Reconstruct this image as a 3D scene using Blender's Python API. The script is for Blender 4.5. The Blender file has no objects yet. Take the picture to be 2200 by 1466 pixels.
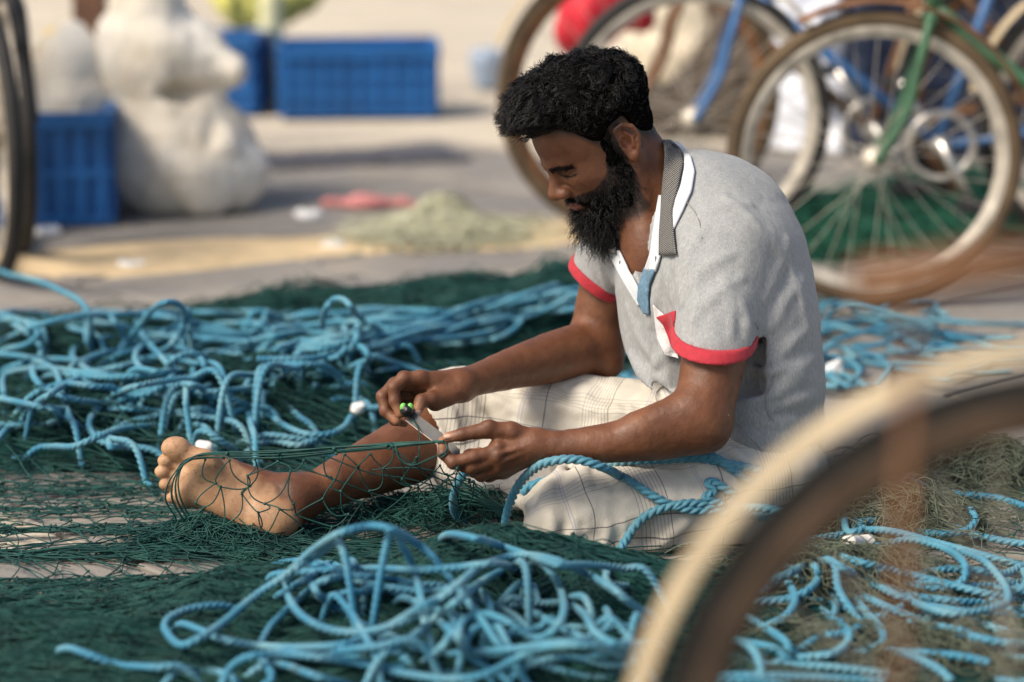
import bpy, math, random
import numpy as np
from mathutils import Vector
D = bpy.data
SC = bpy.context.scene
COL = SC.collection
R = math.radians
random.seed(7)
rng = np.random.default_rng(7)

# ------------------------------------------------------------------ camera
LENS, CAM_H, CAM_Y, PITCH = 85.0, 1.14, -3.80, 12.4
cam_d = D.cameras.new('camera')
cam_d.lens = LENS; cam_d.sensor_width = 36.0; cam_d.clip_start = 0.05; cam_d.clip_end = 2000
cam_d.dof.use_dof = True
cam_d.dof.focus_distance = 3.82
cam_d.dof.aperture_fstop = 1.8
cam = D.objects.new('camera', cam_d)
cam.location = (0, CAM_Y, CAM_H)
cam.rotation_euler = (R(90 - PITCH), 0, 0)
COL.objects.link(cam)
SC.camera = cam

# ------------------------------------------------------------------ sky and sun
SUN_EL, SUN_AZ = 46.0, 238.0       # azimuth measured from +Y clockwise: the light comes from the left, a little from the camera's side
w = D.worlds.new('World'); SC.world = w; w.use_nodes = True
wn = w.node_tree.nodes; wl = w.node_tree.links
sky = wn.new('ShaderNodeTexSky'); sky.sky_type = 'NISHITA'; sky.sun_disc = False
sky.sun_elevation = R(SUN_EL); sky.sun_rotation = R(SUN_AZ)
sky.air_density = 1.0; sky.dust_density = 3.0; sky.ozone_density = 1.0
wl.new(sky.outputs[0], wn['Background'].inputs[0])
wn['Background'].inputs[1].default_value = 0.085
sun_d = D.lights.new('sun', 'SUN'); sun_d.energy = 2.5; sun_d.angle = R(24); sun_d.color = (1.0, 0.88, 0.73)
sun = D.objects.new('sun', sun_d)
_sd = Vector((math.sin(R(SUN_AZ)) * math.cos(R(SUN_EL)), math.cos(R(SUN_AZ)) * math.cos(R(SUN_EL)), math.sin(R(SUN_EL))))
sun.rotation_euler = (-_sd).to_track_quat('-Z', 'Y').to_euler()
sun.location = _sd * 30
COL.objects.link(sun)
vs = SC.view_settings
vs.view_transform = 'Standard'; vs.look = 'None'; vs.gamma = 1.0; vs.use_curve_mapping = False
vs.exposure = 0.80
SC.render.engine = 'CYCLES'
SC.cycles.use_denoising = True
SC.cycles.max_bounces = 6; SC.cycles.transparent_max_bounces = 8
SC.cycles.sample_clamp_indirect = 4.0

# ------------------------------------------------------------------ where a point of the place is
FPX = 2200 * LENS / 36.0
_cp, _sp = math.cos(R(PITCH)), math.sin(R(PITCH))
def P(u, v, d):
    """point at picture place (u, v) (2200 x 1466) and depth d metres along the lens axis"""
    xc = (u - 1100) / FPX * d; yc = -(v - 733) / FPX * d
    return np.array([xc, CAM_Y + d * _cp + yc * _sp, CAM_H - d * _sp + yc * _cp])
def G(u, v, z=0.0):
    """point at height z seen at (u, v)"""
    k = (v - 733) / FPX
    return P(u, v, (CAM_H - z) / (_sp + k * _cp))
def PIX(p):
    p = np.asarray(p, float); q = p - np.array([0, CAM_Y, CAM_H])
    d = q[..., 1] * _cp - q[..., 2] * _sp; up = q[..., 1] * _sp + q[..., 2] * _cp
    return np.stack([1100 + q[..., 0] / d * FPX, 733 - up / d * FPX, d], -1)
def unit(a):
    a = np.asarray(a, float); return a / (np.linalg.norm(a) + 1e-12)

# ------------------------------------------------------------------ objects
def tag(o, label=None, cat=None, group=None, kind=None):
    if label: o['label'] = label
    if cat: o['category'] = cat
    if group: o['group'] = group
    if kind: o['kind'] = kind
    return o
def empty(name, loc=(0, 0, 0), rz=0.0):
    o = D.objects.new(name, None); o.location = [float(x) for x in loc]; o.rotation_euler = (0, 0, rz)
    o.empty_display_size = 0.05; COL.objects.link(o); return o
def mesh_np(name, V, F, smooth=True):
    """V (n,3); F list of int arrays (m,3) or (m,4)"""
    me = D.meshes.new(name)
    if not isinstance(F, (list, tuple)): F = [F]
    F = [np.asarray(f, np.int32) for f in F if len(f)]
    me.vertices.add(len(V)); me.vertices.foreach_set('co', np.asarray(V, np.float32).ravel())
    nl = sum(f.size for f in F); npoly = sum(len(f) for f in F)
    me.loops.add(nl); me.polygons.add(npoly)
    me.loops.foreach_set('vertex_index', np.concatenate([f.ravel() for f in F]))
    tot = np.concatenate([np.full(len(f), f.shape[1], np.int32) for f in F])
    me.polygons.foreach_set('loop_start', np.concatenate([[0], np.cumsum(tot)[:-1]]).astype(np.int32))
    me.polygons.foreach_set('use_smooth', np.full(npoly, smooth))
    me.update(calc_edges=True); me.validate()
    return me
def obj(name, me, mat=None, parent=None):
    o = D.objects.new(name, me)
    if mat is not None:
        if len(me.materials) == 0: me.materials.append(mat)
    COL.objects.link(o)
    if parent is not None:
        o.parent = parent
        o.matrix_parent_inverse = parent.matrix_basis.inverted()
    return o
def vattr(me, name, arr, typ='FLOAT'):
    a = me.attributes.new(name, typ, 'POINT')
    key = {'FLOAT': 'value', 'FLOAT_VECTOR': 'vector', 'FLOAT_COLOR': 'color'}[typ]
    a.data.foreach_set(key, np.asarray(arr, np.float32).ravel())

# strands: many thin tubes in one mesh
def strands(paths, radii, sides=3, closed=False, cap=False):
    paths = np.asarray(paths, np.float64); N, M, _ = paths.shape
    T = np.gradient(paths, axis=1); T /= (np.linalg.norm(T, axis=2, keepdims=True) + 1e-12)
    ref = rng.normal(size=(N, 1, 3)); ref /= np.linalg.norm(ref, axis=2, keepdims=True)
    mean = T.mean(1, keepdims=True); mean /= (np.linalg.norm(mean, axis=2, keepdims=True) + 1e-9)
    ref = ref - (ref * mean).sum(2, keepdims=True) * mean
    n1 = np.cross(T, np.broadcast_to(ref, T.shape)); n1 /= (np.linalg.norm(n1, axis=2, keepdims=True) + 1e-12)
    n2 = np.cross(T, n1)
    radii = np.broadcast_to(np.asarray(radii, float), (N, M))
    a = np.arange(sides) * 2 * math.pi / sides
    V = paths[:, :, None, :] + radii[:, :, None, None] * (np.cos(a)[None, None, :, None] * n1[:, :, None, :] + np.sin(a)[None, None, :, None] * n2[:, :, None, :])
    idx = np.arange(N * M * sides).reshape(N, M, sides)
    nx = np.roll(idx, -1, axis=2)
    F = np.stack([idx[:, :-1], nx[:, :-1], nx[:, 1:], idx[:, 1:]], -1).reshape(-1, 4)
    return V.reshape(-1, 3), F
def join(parts):
    Vs, Fs, off = [], [], 0
    for V, F in parts:
        Vs.append(V); Fs.append(F + off); off += len(V)
    return np.concatenate(Vs), np.concatenate(Fs)
def spline(pts, n, closed=False):
    """Catmull-Rom through pts, n samples evenly by length"""
    pts = np.asarray(pts, float)
    if closed: q = np.vstack([pts[-1], pts, pts[0], pts[1]])
    else: q = np.vstack([2 * pts[0] - pts[1], pts, 2 * pts[-1] - pts[-2]])
    out = []
    for i in range(1, len(q) - 2):
        t = np.linspace(0, 1, 24, endpoint=False)[:, None]
        a, b, c, e = q[i - 1], q[i], q[i + 1], q[i + 2]
        out.append(0.5 * ((2 * b) + (-a + c) * t + (2 * a - 5 * b + 4 * c - e) * t ** 2 + (-a + 3 * b - 3 * c + e) * t ** 3))
    out.append(q[-2][None]); c = np.concatenate(out)
    s = np.concatenate([[0], np.cumsum(np.linalg.norm(np.diff(c, axis=0), axis=1))])
    tt = np.linspace(0, s[-1], n)
    return np.stack([np.interp(tt, s, c[:, k]) for k in range(3)], -1)
def plen(c): return float(np.linalg.norm(np.diff(c, axis=0), axis=1).sum())
def frames(c):
    T = np.gradient(c, axis=0); T /= (np.linalg.norm(T, axis=1, keepdims=True) + 1e-12)
    n = np.cross(T[0], [0.3, 0.2, 0.9]); n = unit(n)
    N = np.empty_like(T)
    for i in range(len(T)):
        n = n - T[i] * n.dot(T[i]); n = n / (math.sqrt(n.dot(n)) + 1e-12); N[i] = n
    return T, N, np.cross(T, N)
def sweep(c, prof, twist=None, scale=None, cap=True, closed=False):
    """prof (k,2) swept along c (m,3), optional twist angle per sample"""
    c = np.asarray(c, float); prof = np.asarray(prof, float)
    T, N, B = frames(c); m, k = len(c), len(prof)
    tw = np.zeros(m) if twist is None else np.asarray(twist)
    sc = np.ones(m) if scale is None else np.asarray(scale)
    ca, sa = np.cos(tw)[:, None], np.sin(tw)[:, None]
    x = (prof[None, :, 0] * ca - prof[None, :, 1] * sa) * sc[:, None]; y = (prof[None, :, 0] * sa + prof[None, :, 1] * ca) * sc[:, None]
    V = c[:, None, :] + x[..., None] * N[:, None, :] + y[..., None] * B[:, None, :]
    idx = np.arange(m * k).reshape(m, k); nx = np.roll(idx, -1, 1)
    F = [np.stack([idx[:-1], nx[:-1], nx[1:], idx[1:]], -1).reshape(-1, 4)]
    V = V.reshape(-1, 3)
    if closed:
        F.append(np.stack([idx[-1], nx[-1], nx[0], idx[0]], -1))
    elif cap:
        V = np.vstack([V, c[0], c[-1]])
        a = m * k
        F.append(np.stack([np.full(k, a), nx[0], idx[0], idx[0]], -1)); F.append(np.stack([np.full(k, a + 1), idx[-1], nx[-1], nx[-1]], -1))
    Q = F[0] if not closed else np.concatenate(F)
    tri = np.concatenate([f[:, :3] for f in F[1:]]) if (cap and not closed) else np.zeros((0, 3), int)
    return V, Q, tri
def circ(r, k=12): a = np.arange(k) * 2 * math.pi / k; return np.stack([np.cos(a) * r, np.sin(a) * r], -1)
def tube_obj(name, pts, r, mat, parent=None, k=12, n=None, scale=None, prof=None, closed=False):
    c = np.asarray(pts, float) if n is None else spline(pts, n, closed=closed)
    if closed and n is not None: c = c[:-1]
    V, Q, T3 = sweep(c, circ(r, k) if prof is None else prof, scale=scale, closed=closed)
    return obj(name, mesh_np(name, V, [Q, T3]), mat, parent)
def box(c, s, rot=None):
    """box: centre, full size, optional 3x3 rotation (columns = axes)"""
    k = np.array([[-1, -1, -1], [1, -1, -1], [1, 1, -1], [-1, 1, -1], [-1, -1, 1], [1, -1, 1], [1, 1, 1], [-1, 1, 1]]) * 0.5 * np.asarray(s)
    if rot is not None: k = k @ np.asarray(rot).T
    F = np.array([[0, 3, 2, 1], [4, 5, 6, 7], [0, 1, 5, 4], [1, 2, 6, 5], [2, 3, 7, 6], [3, 0, 4, 7]])
    return k + np.asarray(c), F
def bevel(o, wd=0.004, seg=2):
    m = o.modifiers.new('bevel', 'BEVEL'); m.width = wd; m.segments = seg; m.limit_method = 'ANGLE'; return o

# value noise, vectorised
_perm = rng.random((64, 64, 64)).astype(np.float32)
def vnoise(p):
    p = np.asarray(p, np.float32); i = np.floor(p).astype(np.int32); f = p - i; f = f * f * (3 - 2 * f)
    x0, y0, z0 = (i[..., 0] & 63), (i[..., 1] & 63), (i[..., 2] & 63); x1, y1, z1 = (x0 + 1) & 63, (y0 + 1) & 63, (z0 + 1) & 63
    fx, fy, fz = f[..., 0], f[..., 1], f[..., 2]
    def L(a, b, t): return a + (b - a) * t
    return L(L(L(_perm[x0, y0, z0], _perm[x1, y0, z0], fx), L(_perm[x0, y1, z0], _perm[x1, y1, z0], fx), fy),
             L(L(_perm[x0, y0, z1], _perm[x1, y0, z1], fx), L(_perm[x0, y1, z1], _perm[x1, y1, z1], fx), fy), fz) * 2 - 1
def fbm(p, o=3):
    s, a = 0, 1.0; p = np.asarray(p, np.float32)
    for k in range(o): s = s + a * vnoise(p * (2 ** k) + 17.3 * k); a *= 0.5
    return s

# ------------------------------------------------------------------ implicit surfaces (sculpting)
class Field:
    def __init__(self): self.ops = []; self.post = None
    def _add(self, f, lo, hi, k, sub=False): self.ops.append((f, np.asarray(lo) - k - 0.012, np.asarray(hi) + k + 0.012, max(k, 1e-5), sub)); return self
    def caps(self, a, b, ra, rb=None, k=0.01, sub=False, flat=None, axis=None):
        """tapered capsule; flat > 1 squeezes it along axis"""
        a = np.asarray(a, np.float32); b = np.asarray(b, np.float32); rb = ra if rb is None else rb
        ab = b - a; L2 = float(ab @ ab) + 1e-12
        ax = None if axis is None else np.asarray(unit(axis), np.float32)
        def f(p):
            q = p - a; t = np.clip(q @ ab / L2, 0, 1); q = q - t[:, None] * ab
            d2 = (q * q).sum(1)
            if ax is not None:
                qa = q @ ax; d2 = d2 + qa * qa * (flat * flat - 1)
            return (np.sqrt(d2) - (ra + (rb - ra) * t))
        m = max(ra, rb)
        return self._add(f, np.minimum(a, b) - m, np.maximum(a, b) + m, k, sub)
    def chain(self, pts, rad, k=0.01, sub=False, flat=None, axis=None):
        """connected tapered capsules as one shape (no bulge where they meet)"""
        A = np.asarray(pts, np.float32); r = np.asarray(rad, np.float32)
        ax = None if axis is None else np.asarray(unit(axis), np.float32)
        def f(p):
            best = None
            for i in range(len(A) - 1):
                ab = A[i + 1] - A[i]; L2 = float(ab @ ab) + 1e-12
                q = p - A[i]; t = np.clip(q @ ab / L2, 0, 1); q = q - t[:, None] * ab; d2 = (q * q).sum(1)
                if ax is not None:
                    qa = q @ ax; d2 = d2 + qa * qa * (flat * flat - 1)
                d = np.sqrt(d2) - (r[i] + (r[i + 1] - r[i]) * t)
                if best is None: best = d
                else:
                    kk = 0.006; h = np.maximum(kk - np.abs(best - d), 0) / kk; best = np.minimum(best, d)
            return best
        m = float(max(r)); return self._add(f, A.min(0) - m, A.max(0) + m, k, sub)
    def ell(self, c, r, axes=None, k=0.01, sub=False):
        c = np.asarray(c, np.float32); r = np.asarray(r, np.float32); A = None if axes is None else np.asarray(axes, np.float32)
        def f(p):
            q = p - c
            if A is not None: q = q @ A.T
            k0 = np.sqrt(((q / r) ** 2).sum(1)) + 1e-9; k1 = np.sqrt(((q / (r * r)) ** 2).sum(1)) + 1e-9
            return k0 * (k0 - 1) / k1
        m = float(max(r)); return self._add(f, c - m, c + m, k, sub)
    def plane(self, c, n, lo, hi, k=0.002):
        """cut away everything on the +n side of the plane inside the box lo..hi"""
        c = np.asarray(c, np.float32); n = np.asarray(unit(n), np.float32); lo = np.asarray(lo, np.float32); hi = np.asarray(hi, np.float32)
        def f(p):
            d = -((p - c) @ n)
            q = np.maximum(lo - p, p - hi).max(1)
            return np.maximum(d, q)
        return self._add(f, lo, hi, k, True)
    def ev(self, p, lo=None, hi=None):
        d = np.full(len(p), 0.3, np.float32)
        for f, l, h, k, sub in self.ops:
            if lo is not None and ((l > hi).any() or (h < lo).any()): continue
            b = f(p)
            if sub:
                b = -b; hh = np.maximum(k - np.abs(d - b), 0) / k; d = np.maximum(d, b) + hh * hh * k * 0.25
            else:
                hh = np.maximum(k - np.abs(d - b), 0) / k; d = np.minimum(d, b) - hh * hh * k * 0.25
        if self.post is not None: d = self.post(p, d)
        return d
    def surf(self, u, v, d0=3.4, d1=4.4, back=0.0):
        """point of the surface met along the line of sight through (u, v), sunk by back"""
        ds = np.arange(d0, d1, 0.002); q = np.array([P(u, v, x) for x in ds], np.float32)
        val = self.ev(q); i = np.argmax(val < 0)
        if val[i] >= 0: i = np.argmin(val); return q[i].astype(float)
        a, b = ds[max(i - 1, 0)], ds[i]
        t = val[i - 1] / (val[i - 1] - val[i] + 1e-9); return P(u, v, a + (b - a) * t + back)
    def ray(self, o, dirv, L=0.3):
        """first point of the surface from o along dirv"""
        ds = np.arange(0, L, 0.0008); q = (np.asarray(o)[None] + ds[:, None] * np.asarray(dirv)[None]).astype(np.float32)
        val = self.ev(q); i = np.argmax(val < 0); return q[i].astype(float)
    def mesh(self, h, B=24, smooth=1, lo=None, hi=None):
        adds = [o for o in self.ops if not o[4]]
        LO = np.min([o[1] for o in adds], 0) if lo is None else np.asarray(lo); HI = np.max([o[2] for o in adds], 0) if hi is None else np.asarray(hi)
        nb = np.ceil((HI - LO) / (B * h)).astype(int)
        bi = np.stack(np.meshgrid(*[np.arange(x) for x in nb], indexing='ij'), -1).reshape(-1, 3)
        cen = (LO + (bi + 0.5) * B * h).astype(np.float32)
        dc = self.ev(cen); act = bi[np.abs(dc) < 0.87 * B * h * 1.6 + 0.010]
        g = np.stack(np.meshgrid(*[np.arange(B + 1)] * 3, indexing='ij'), -1).reshape(-1, 3)
        n = B + 1; DIM = (nb * B + 2).astype(np.int64)
        keyf = lambda c: (c[:, 0] * DIM[1] + c[:, 1]) * DIM[2] + c[:, 2]
        VK, VP, QK = [], [], []
        corners = np.array([[i >> 2 & 1, i >> 1 & 1, i & 1] for i in range(8)])
        edges = [(a, b) for a in range(8) for b in range(a + 1, 8) if bin(a ^ b).count('1') == 1]
        vals = {}
        for b in act:
            o = b * B; p = (LO + (g + o) * h).astype(np.float32)
            d = self.ev(p, p[0] - h, p[-1] + h)
            if d.min() > 0 or d.max() < 0: continue
            vals[tuple(b)] = d.reshape(n, n, n)
        for b, d in vals.items():
            o = np.array(b) * B
            s = d < 0
            cs = np.stack([s[c[0]:c[0] + B, c[1]:c[1] + B, c[2]:c[2] + B] for c in corners], -1)
            m = cs.any(-1) & ~cs.all(-1)
            ci = np.argwhere(m)
            if len(ci) == 0: continue
            dv = np.stack([d[ci[:, 0] + c[0], ci[:, 1] + c[1], ci[:, 2] + c[2]] for c in corners], -1)
            acc = np.zeros((len(ci), 3)); cnt = np.zeros(len(ci))
            for a, e in edges:
                x, y = dv[:, a], dv[:, e]; cr = (x < 0) != (y < 0); t = np.where(cr, x / np.where(cr, x - y, 1), 0)
                acc += cr[:, None] * (corners[a] + t[:, None] * (corners[e] - corners[a])); cnt += cr
            VK.append(keyf(ci + o)); VP.append(LO + (ci + o + acc / cnt[:, None]) * h)
            # faces from sign changes along grid edges owned by this block
            for axis in range(3):
                sl0 = [slice(0, B)] * 3; sl1 = [slice(0, B)] * 3; sl1[axis] = slice(1, B + 1)
                a0, a1 = s[tuple(sl0)], s[tuple(sl1)]
                e = np.argwhere(a0 != a1)
                if len(e) == 0: continue
                fl = a0[e[:, 0], e[:, 1], e[:, 2]]
                u = np.zeros(3, int); v = np.zeros(3, int); u[(axis + 1) % 3] = 1; v[(axis + 2) % 3] = 1
                G_ = e + o
                ok = (G_[:, (axis + 1) % 3] > 0) & (G_[:, (axis + 2) % 3] > 0); G_, fl = G_[ok], fl[ok]
                q = np.stack([keyf(G_ - u - v), keyf(G_ - v), keyf(G_), keyf(G_ - u)], -1)
                q = np.where(fl[:, None], q, q[:, ::-1])
                QK.append(q)
        VK = np.concatenate(VK); VP = np.concatenate(VP); Q = np.concatenate(QK)
        o = np.argsort(VK); VK, VP = VK[o], VP[o]
        i = np.clip(np.searchsorted(VK, Q), 0, len(VK) - 1); good = (VK[i] == Q).all(1); i = i[good]
        if smooth:
            for w_ in [0.5, -0.52] * smooth:
                acc = np.zeros_like(VP); cnt = np.zeros(len(VP))
                for a, b in ((0, 1), (1, 2), (2, 3), (3, 0)):
                    for x, y in ((a, b), (b, a)):
                        for c in range(3): acc[:, c] += np.bincount(i[:, x], VP[i[:, y], c], len(VP))
                        cnt += np.bincount(i[:, x], minlength=len(VP))
                VP = VP + w_ * (acc / np.maximum(cnt, 1)[:, None] - VP)
        return VP, i

# ------------------------------------------------------------------ materials
def mat(name, col=(0.5, 0.5, 0.5), rough=0.6, metal=0.0, spec=None, var=0.0, vscale=8.0, bump=0.0, bscale=80.0, sheen=0.0):
    m = D.materials.new(name); m.use_nodes = True
    nt = m.node_tree; b = nt.nodes['Principled BSDF']
    b.inputs['Base Color'].default_value = (*col, 1); b.inputs['Roughness'].default_value = rough; b.inputs['Metallic'].default_value = metal
    if spec is not None: b.inputs['Specular IOR Level'].default_value = spec
    if sheen: b.inputs['Sheen Weight'].default_value = sheen
    if var or bump:
        tc = nt.nodes.new('ShaderNodeTexCoord')
    if var:
        nz = nt.nodes.new('ShaderNodeTexNoise'); nz.inputs['Scale'].default_value = vscale; nz.inputs['Detail'].default_value = 6
        nt.links.new(tc.outputs['Object'], nz.inputs['Vector'])
        rp = nt.nodes.new('ShaderNodeMapRange'); rp.inputs['From Min'].default_value = 0.3; rp.inputs['From Max'].default_value = 0.7
        rp.inputs['To Min'].default_value = 1 - var; rp.inputs['To Max'].default_value = 1 + var
        nt.links.new(nz.outputs['Fac'], rp.inputs['Value'])
        mx = nt.nodes.new('ShaderNodeMix'); mx.data_type = 'RGBA'; mx.blend_type = 'MULTIPLY'; mx.inputs[0].default_value = 1
        mx.inputs[6].default_value = (*col, 1); nt.links.new(rp.outputs[0], mx.inputs[7]); nt.links.new(mx.outputs[2], b.inputs['Base Color'])
    if bump:
        n2 = nt.nodes.new('ShaderNodeTexNoise'); n2.inputs['Scale'].default_value = bscale; n2.inputs['Detail'].default_value = 5
        nt.links.new(tc.outputs['Object'], n2.inputs['Vector'])
        bp = nt.nodes.new('ShaderNodeBump'); bp.inputs['Strength'].default_value = bump; bp.inputs['Distance'].default_value = 0.004
        nt.links.new(n2.outputs['Fac'], bp.inputs['Height']); nt.links.new(bp.outputs[0], b.inputs['Normal'])
    return m
class NT:
    """small helper to write node materials"""
    def __init__(self, m): self.t = m.node_tree; self.b = self.t.nodes['Principled BSDF']
    def n(self, typ, **kw):
        x = self.t.nodes.new(typ)
        for k, v in kw.items():
            if k.startswith('i_'):
                key = k[2:]; x.inputs[int(key) if key.isdigit() else key.replace('_', ' ')].default_value = v
            else: setattr(x, k, v)
        return x
    def l(self, a, b): self.t.links.new(a, b)
    def math(self, op, a, b=None, clamp=False):
        x = self.t.nodes.new('ShaderNodeMath'); x.operation = op; x.use_clamp = clamp
        for i, s in enumerate((a, b)):
            if s is None: continue
            if isinstance(s, (int, float)): x.inputs[i].default_value = s
            else: self.l(s, x.inputs[i])
        return x.outputs[0]
    def mix(self, f, a, b, blend='MIX'):
        x = self.t.nodes.new('ShaderNodeMix'); x.data_type = 'RGBA'; x.blend_type = blend
        for i, s in ((0, f), (6, a), (7, b)):
            if isinstance(s, (int, float)): x.inputs[i].default_value = s
            elif isinstance(s, tuple): x.inputs[i].default_value = (*s, 1)
            else: self.l(s, x.inputs[i])
        return x.outputs[2]
    def noise(self, scale, detail=4, vec=None, rough=0.5):
        x = self.t.nodes.new('ShaderNodeTexNoise'); x.inputs['Scale'].default_value = scale; x.inputs['Detail'].default_value = detail; x.inputs['Roughness'].default_value = rough
        self.l(vec if vec is not None else self.pos(), x.inputs['Vector']); return x.outputs['Fac']
    def pos(self):
        if not hasattr(self, '_pos'): self._pos = self.t.nodes.new('ShaderNodeTexCoord').outputs['Object']
        return self._pos
    def ramp(self, f, lo, hi, a=0.0, b=1.0):
        x = self.t.nodes.new('ShaderNodeMapRange'); x.inputs[1].default_value = lo; x.inputs[2].default_value = hi; x.inputs[3].default_value = a; x.inputs[4].default_value = b
        self.l(f, x.inputs[0]); return x.outputs[0]
    def bump(self, h, strength=0.3, dist=0.002, prev=None):
        x = self.t.nodes.new('ShaderNodeBump'); x.inputs['Strength'].default_value = strength; x.inputs['Distance'].default_value = dist
        self.l(h, x.inputs['Height'])
        if prev is not None: self.l(prev, x.inputs['Normal'])
        self.l(x.outputs[0], self.b.inputs['Normal']); return x.outputs[0]
    def attr(self, name, out='Fac'):
        x = self.t.nodes.new('ShaderNodeAttribute'); x.attribute_name = name; return x.outputs[out]
    def col(self, s): self.l(s, self.b.inputs['Base Color'])
# ================================================================== ground
msand = mat('sandy_ground', (0.42, 0.34, 0.24), 0.95, spec=0.1)
t = NT(msand)
c = t.mix(t.ramp(t.noise(1.3, 6), 0.35, 0.65), (0.56, 0.50, 0.41), (0.70, 0.63, 0.50))
c = t.mix(t.ramp(t.noise(60, 5), 0.4, 0.75, 0, 0.6), c, (0.24, 0.19, 0.13))
c = t.mix(t.ramp(t.noise(300, 3), 0.55, 0.75, 0, 0.5), c, (0.60, 0.52, 0.40))
t.col(c); t.bump(t.noise(180, 5), 0.6, 0.004)
# one sheet to the horizon
n_ = 120; xs = np.sign(np.linspace(-1, 1, n_)) * np.abs(np.linspace(-1, 1, n_)) ** 4 * 600; X_, Y_ = np.meshgrid(xs, xs + 3, indexing='ij')
gv = np.stack([X_, Y_, np.full_like(X_, -0.012)], -1).reshape(-1, 3); idx = np.arange(n_ * n_).reshape(n_, n_)
ground = obj('ground', mesh_np('ground', gv, np.stack([idx[:-1, :-1], idx[1:, :-1], idx[1:, 1:], idx[:-1, 1:]], -1).reshape(-1, 4)), msand)
tag(ground, kind='structure')
# paving of worn concrete slabs, sand in the joints
mslab = mat('worn_concrete', (0.30, 0.28, 0.25), 0.85, spec=0.25)
t = NT(mslab)
oi = t.n('ShaderNodeObjectInfo'); gp = t.n('ShaderNodeNewGeometry').outputs['Position']
c = t.mix(oi.outputs['Random'], (0.200, 0.192, 0.184), (0.262, 0.248, 0.230))
c = t.mix(t.ramp(t.noise(3.5, 6, gp), 0.40, 0.70, 0, 0.7), c, (0.36, 0.32, 0.26))
c = t.mix(t.ramp(t.noise(14, 6, gp), 0.52, 0.75, 0, 0.55), c, (0.17, 0.155, 0.135))
c = t.mix(t.ramp(t.noise(420, 3, gp), 0.6, 0.72, 0, 0.55), c, (0.46, 0.40, 0.31))
c = t.mix(t.ramp(t.noise(900, 2, gp), 0.62, 0.75, 0, 0.6), c, (0.10, 0.09, 0.08))
t.col(c); t.bump(t.math('ADD', t.noise(300, 4, gp), t.math('MULTIPLY', t.noise(30, 5, gp), 2.0)), 0.5, 0.003)
t.l(t.ramp(t.noise(5, 4, gp), 0.3, 0.7, 0.62, 0.92), t.b.inputs['Roughness'])
pave = empty('pavement', (0, 0, 0)); tag(pave, kind='structure')
j0, j1 = G(130, 1148), G(345, 1232); jd = unit((j1 - j0) * [1, 1, 0]); jn = np.array([-jd[1], jd[0], 0])
if jn[0] < 0: jn = -jn
ROT = math.atan2(jn[1], jn[0]); SL, SW_, GAP = 0.60, 0.40, 0.016
def slab_mesh(seed):
    r_ = random.Random(seed); k = 5
    V, F = [], []
    a, b = (SL - GAP) / 2, (SW_ - GAP) / 2
    ring = []
    for (sx_, sy_) in ((-1, -1), (1, -1), (1, 1), (-1, 1)): ring.append((sx_ * a + r_.uniform(-.002, .002), sy_ * b + r_.uniform(-.002, .002)))
    out = []
    for i in range(4):
        p, q_ = ring[i], ring[(i + 1) % 4]
        for j in range(k): u = j / k; out.append((p[0] * (1 - u) + q_[0] * u + (r_.uniform(-.0018, .0018) if j else 0), p[1] * (1 - u) + q_[1] * u + (r_.uniform(-.0018, .0018) if j else 0)))
    N = len(out)
    for z, s_ in ((-0.03, 1.0), (-0.004, 1.0), (0.0, 0.988)):
        for p in out: V.append((p[0] * s_, p[1] * s_, z))
    V.append((0, 0, 0.0))
    for l in range(2):
        for i in range(N): F.append((l * N + i, l * N + (i + 1) % N, (l + 1) * N + (i + 1) % N, (l + 1) * N + i))
    T3 = [(2 * N + i, 2 * N + (i + 1) % N, 3 * N) for i in range(N)]
    me_ = mesh_np('paving_slab', np.array(V), [np.array(F), np.array(T3)], smooth=False); me_.materials.append(mslab); return me_
slabs = [slab_mesh(i) for i in range(4)]
org = j0 * [1, 1, 0]
cnt = 0
for i in range(-12, 14):
    for j in range(-16, 22):
        c_ = org + jn * ((i + 0.5) * SL) + jd * ((j + 0.5 * (i % 2)) * SW_)
        pp = PIX(c_)
        if c_[1] < -2.6 or c_[1] > 4.6 or pp[0] < -280 or pp[0] > 2480 or pp[1] > 1700 or pp[1] < 250: continue
        o = D.objects.new('paving_slab', slabs[(i * 7 + j * 3) % 4]); COL.objects.link(o); o.parent = pave
        o.location = (c_[0], c_[1], random.uniform(-0.003, 0.0)); o.rotation_euler = (random.uniform(-.003, .003), random.uniform(-.003, .003), ROT + random.choice((0, math.pi)) + random.uniform(-.004, .004)); cnt += 1
print('slabs', cnt)

# sunlit streak painted as a warm pale strip across the paving, dark slabs behind
msunstreak = mat('painted_sun_streak', (0.62, 0.48, 0.29), 0.95, spec=0.1, var=0.2, vscale=9, bump=0.5, bscale=140)
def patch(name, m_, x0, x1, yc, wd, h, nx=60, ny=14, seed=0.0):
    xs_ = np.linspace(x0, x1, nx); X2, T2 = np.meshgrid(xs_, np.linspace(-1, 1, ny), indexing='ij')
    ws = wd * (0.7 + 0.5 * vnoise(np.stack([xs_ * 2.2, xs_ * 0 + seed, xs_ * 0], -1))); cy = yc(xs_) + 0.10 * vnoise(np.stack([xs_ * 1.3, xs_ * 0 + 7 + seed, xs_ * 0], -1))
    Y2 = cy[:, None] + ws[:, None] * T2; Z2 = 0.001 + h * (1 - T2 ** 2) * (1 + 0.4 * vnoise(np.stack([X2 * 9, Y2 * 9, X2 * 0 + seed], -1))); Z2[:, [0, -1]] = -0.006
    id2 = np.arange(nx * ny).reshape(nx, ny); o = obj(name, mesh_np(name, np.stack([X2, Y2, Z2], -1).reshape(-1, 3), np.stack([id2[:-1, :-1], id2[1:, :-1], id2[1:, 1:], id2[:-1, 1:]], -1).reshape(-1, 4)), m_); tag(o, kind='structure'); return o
ya, yb = G(0, 560)[1], G(1100, 505)[1]
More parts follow.
